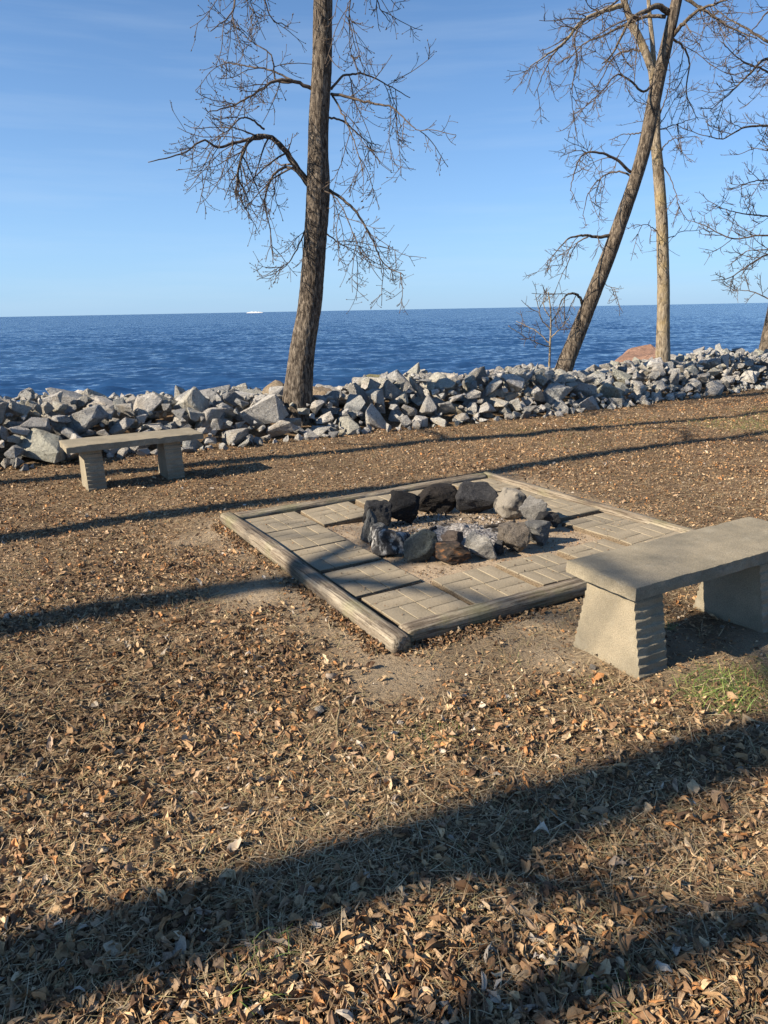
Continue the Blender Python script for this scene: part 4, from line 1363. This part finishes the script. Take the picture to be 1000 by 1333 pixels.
# dead grass: matted straw blades
def blade_shape(g, nl=5, lift=.5):
    t = np.linspace(0, 1, nl)
    b = g.normal(0, .5); w = .02 * (1 - .75 * t)
    el = lift * g.uniform(.1, 1.)
    z = np.sin(t * el * 1.4) * .7 - .35 * t ** 2 * el
    cx = t - .15; cyv = b * t ** 2 * .5
    v = np.stack([np.repeat(cx, 2), np.stack([cyv - w, cyv + w], 1).ravel(), np.repeat(z, 2)], 1)
    i = np.arange(nl - 1) * 2
    return v, np.stack([i, i + 1, i + 3, i + 2], 1)
x, y = sample(165000, g, power=1.2)
dens = .8 - .9 * n2(x, y, 1.1, 41, 3) - .7 * bare(x, y)
m = g.random(len(x)) < np.clip(dens, .05, 1)
x, y = x[m], y[m]
sz = g.uniform(.025, .095, len(x))
pos = np.stack([x, y, ground_z(x, y) + g.uniform(0, .01, len(x))], 1)
v, q, idx = scatter([blade_shape(g, 3, .35) for _ in range(40)], pos, sz, g, .12, .2)
SP = np.array([(.48, .37, .22), (.40, .29, .165), (.55, .45, .29), (.28, .20, .11), (.33, .29, .15)])
col = (SP[g.integers(0, 5, len(x))] * g.uniform(.6, 1.15, (len(x), 1)))[idx]
tag(obj('dead_grass', mesh_np('dead_grass', v, [q], MAT['straw'], False, col)), 'matted straw-coloured dead grass between the leaves', kind='stuff')

# live green grass in a few tufts and thin patches
gp = []
for cx, cy, r, nn, L in ((1.38, 2.66, .17, 330, .085), (1.55, 2.76, .16, 220, .08), (1.75, 2.8, .2, 160, .08), (.10, 2.36, .20, 420, .036), (.20, 2.42, .10, 160, .038), (-.36, 1.33, .05, 40, .08), (-.31, 1.46, .06, 40, .07), (.38, 1.38, .10, 60, .05), (.55, 1.30, .06, 50, .06),
                         (1.45, 3.35, .05, 60, .06), (.6, 3.02, .08, 80, .03), (4.9, 9.5, .8, 2600, .06), (6.2, 10.4, 1.0, 2600, .06), (2.3, 8.6, .5, 350, .05), (1.9, 9.5, .4, 260, .05), (3.4, 9.9, .9, 900, .05), (-.28, 2.45, .15, 90, .04), (1.7, 2.6, .2, 110, .08), (.9, 2.75, .1, 60, .04)):
    a = g.uniform(0, 6.28, nn); rr = r * np.sqrt(g.random(nn)) * g.uniform(.6, 1.25, nn)
    gp.append(np.stack([cx + rr * np.cos(a), cy + rr * np.sin(a), L * g.uniform(.45, 1.3, nn)], 1))
gp = np.vstack(gp)
gp = gp[keep(gp[:, 0], gp[:, 1])]
pos = np.stack([gp[:, 0], gp[:, 1], ground_z(gp[:, 0], gp[:, 1]) - .004], 1)
v, q, idx = scatter([blade_shape(g, 5, 1.25) for _ in range(30)], pos, gp[:, 2], g, .25, .1)
GP = np.array([(.10, .17, .03), (.15, .22, .045), (.20, .25, .06), (.08, .13, .03), (.30, .27, .10)])
col = (GP[g.integers(0, 5, len(gp))] * g.uniform(.7, 1.2, (len(gp), 1)))[idx]
tag(obj('green_grass', mesh_np('green_grass', v, [q], MAT['grass'], False, col)), 'sparse tufts of fresh green grass round the bench and lawn', kind='stuff')

# debris that has blown into the frame and between the pavers
N = 26000
u = g.uniform(TW * .9, PAD_L1 - TW * .9, N); w = g.uniform(TW * .9, PAD_L2 - TW * .9, N)
onp = np.zeros(N, bool)
for pu, pv in PAVERS:
    onp |= (np.abs(u - pu) < PS / 2 - .002) & (np.abs(w - pv) < PS / 2 - .002)
edge = np.minimum(np.minimum(u, PAD_L1 - u), np.minimum(w, PAD_L2 - w))
pr = np.where(onp, .055, np.where(edge < .24, .95, .4)) * (1 - .8 * smooth(.62, .45, np.hypot(u - cu, w - cv)))
m = g.random(N) < pr
u, w, onp = u[m], w[m], onp[m]
x = PAD0[0] + PE1[0] * u + PE2[0] * w; y = PAD0[1] + PE1[1] * u + PE2[1] * w
pos = np.stack([x, y, np.where(onp, .051, sand_z(u, w) + .004)], 1)
v, q, idx = scatter(crumbs + [leaf_shape(g, 4) for _ in range(1)] * 0, pos, g.uniform(.006, .024, len(u)), g, .3, .2)
tag(obj('frame_debris', mesh_np('frame_debris', v, [q], MAT['litter'], False, tint(g, len(u), x, y)[idx])), 'leaf crumbs blown in between the pavers and timbers', kind='stuff')

# leaf drift lodged along the outside of the timbers
N = 9000
side = g.integers(0, 4, N); tt = g.random(N); off = np.abs(g.normal(0, .045, N)) + .004
u = np.where(side == 0, -off, np.where(side == 1, PAD_L1 + off, tt * PAD_L1)); w = np.where(side == 2, -off, np.where(side == 3, PAD_L2 + off, tt * PAD_L2))
w = np.where(side < 2, tt * PAD_L2, w)
m = n2(u, w, 2.5, 71, 2) > g.uniform(-.5, .5, N)
u, w, off = u[m], w[m], off[m]
x = PAD0[0] + PE1[0] * u + PE2[0] * w; y = PAD0[1] + PE1[1] * u + PE2[1] * w
pos = np.stack([x, y, ground_z(x, y) + np.maximum(0, .022 - off * .4) * g.random(len(u))], 1)
v, q, idx = scatter([leaf_shape(g, 4) for _ in range(20)], pos, g.uniform(.012, .038, len(u)), g, .5, .2)
tag(obj('leaf_drift', mesh_np('leaf_drift', v, [q], MAT['litter'], False, tint(g, len(u), x, y)[idx])), 'dry leaves and crumbs lodged against the timbers of the fire pit', kind='stuff')

# charcoal and ash bits in the ring
N = 2600
a = g.uniform(0, 6.28, N); rr = .55 * np.sqrt(g.random(N))
u, w = cu + rr * np.cos(a) - .02, cv + rr * np.sin(a)
x = PAD0[0] + PE1[0] * u + PE2[0] * w; y = PAD0[1] + PE1[1] * u + PE2[1] * w
pos = np.stack([x, y, sand_z(u, w) + g.uniform(0, .012, N)], 1)
v, q, idx = scatter(crumbs, pos, g.uniform(.006, .035, N), g, .6, .3)
CP = np.array([(.02, .018, .017), (.05, .045, .04), (.25, .235, .22), (.5, .48, .46), (.2, .14, .09)])
tag(obj('charcoal_bits', mesh_np('charcoal_bits', v, [q], MAT['litter'], False, CP[g.choice(5, N, p=[.3, .25, .2, .15, .1])][idx])), 'black charcoal crumbs and ash flakes strewn inside the fire ring', kind='stuff')

# the largest leaves, each one apart
LEAVES = []
for k in range(16):
    sv, sq = leaf_shape(g, 7, .2, 2)
    LEAVES.append(mesh_np('leaf', sv, [sq], MAT['leaf'], True))
made = 0
while made < 300:
    px, py = g.uniform(-20, 1020), g.uniform(880, 1345)
    if g.random() > (py - 700) / 640: continue
    p = on(px, py)
    if not keep(p[0], p[1]) or bare(p[0:1], p[1:2])[0] > .5: continue
    if n2(p[0:1], p[1:2], 1.1, 41, 3)[0] + .25 < g.uniform(-.5, .35): continue
    s = g.uniform(.038, .068) * (1.3 if g.random() < .15 else 1)
    o = obj('leaf', LEAVES[int(g.integers(16))], ground, (p[0], p[1], float(ground_z(p[0], p[1])) + .012 + .004 * g.random()), (g.normal(0, .4), g.normal(0, .4), g.uniform(0, 6.28)), (s, s * g.uniform(.8, 1.2), s))
    made += 1

# stray twigs and pebbles
def stick(px0, py0, px1, py1, r, label):
    a, b = on(px0, py0, .02), on(px1, py1, .02)
    pts = catmull([a, a * .66 + b * .34 + [.004, 0, .006], a * .34 + b * .66 + [-.004, 0, .004], b], 12)
    mb = MB(); mb.tube(pts - a, np.linspace(r, r * .7, 12), 6)
    tag(obj('fallen_twig', mb.mesh('fallen_twig', MAT['bark_pale']), None, a), label, 'twig')
stick(441, 912, 440, 957, .0055, 'straight pale twig lying on the leaves pointing at the fire pit')
stick(52, 1168, 108, 1160, .0035, 'thin pale twig lying in the thick leaves beside the broad tree shadow')
stick(770, 1108, 700, 1040, .003, 'long thin dry stalk crossing the broad tree shadow')
for px, py, s, label in ((771, 869, .035, 'small grey stone at the foot of the ribbed bench leg'), (747, 864, .02, 'little grey pebble just beside the small grey stone'), (940, 815, .022, 'pale pebble in the shadow under the bench'), (955, 817, .018, 'tiny pale pebble next to the other one under the bench'), (416, 925, .05, 'flat pale grey stone chip lying among the leaves')):
    p = on(px, py, .01)
    o = obj('pebble', rock_mesh('pebble', MAT['pebble'], int(px), (1, .8, .6), 16, .06, .02, .3, 1), None, (p[0], p[1], float(ground_z(p[0], p[1])) + s * .25), (0, 0, px), (s * 1.3, s * 1.3, s * 1.3))
    tag(o, label, 'pebble')
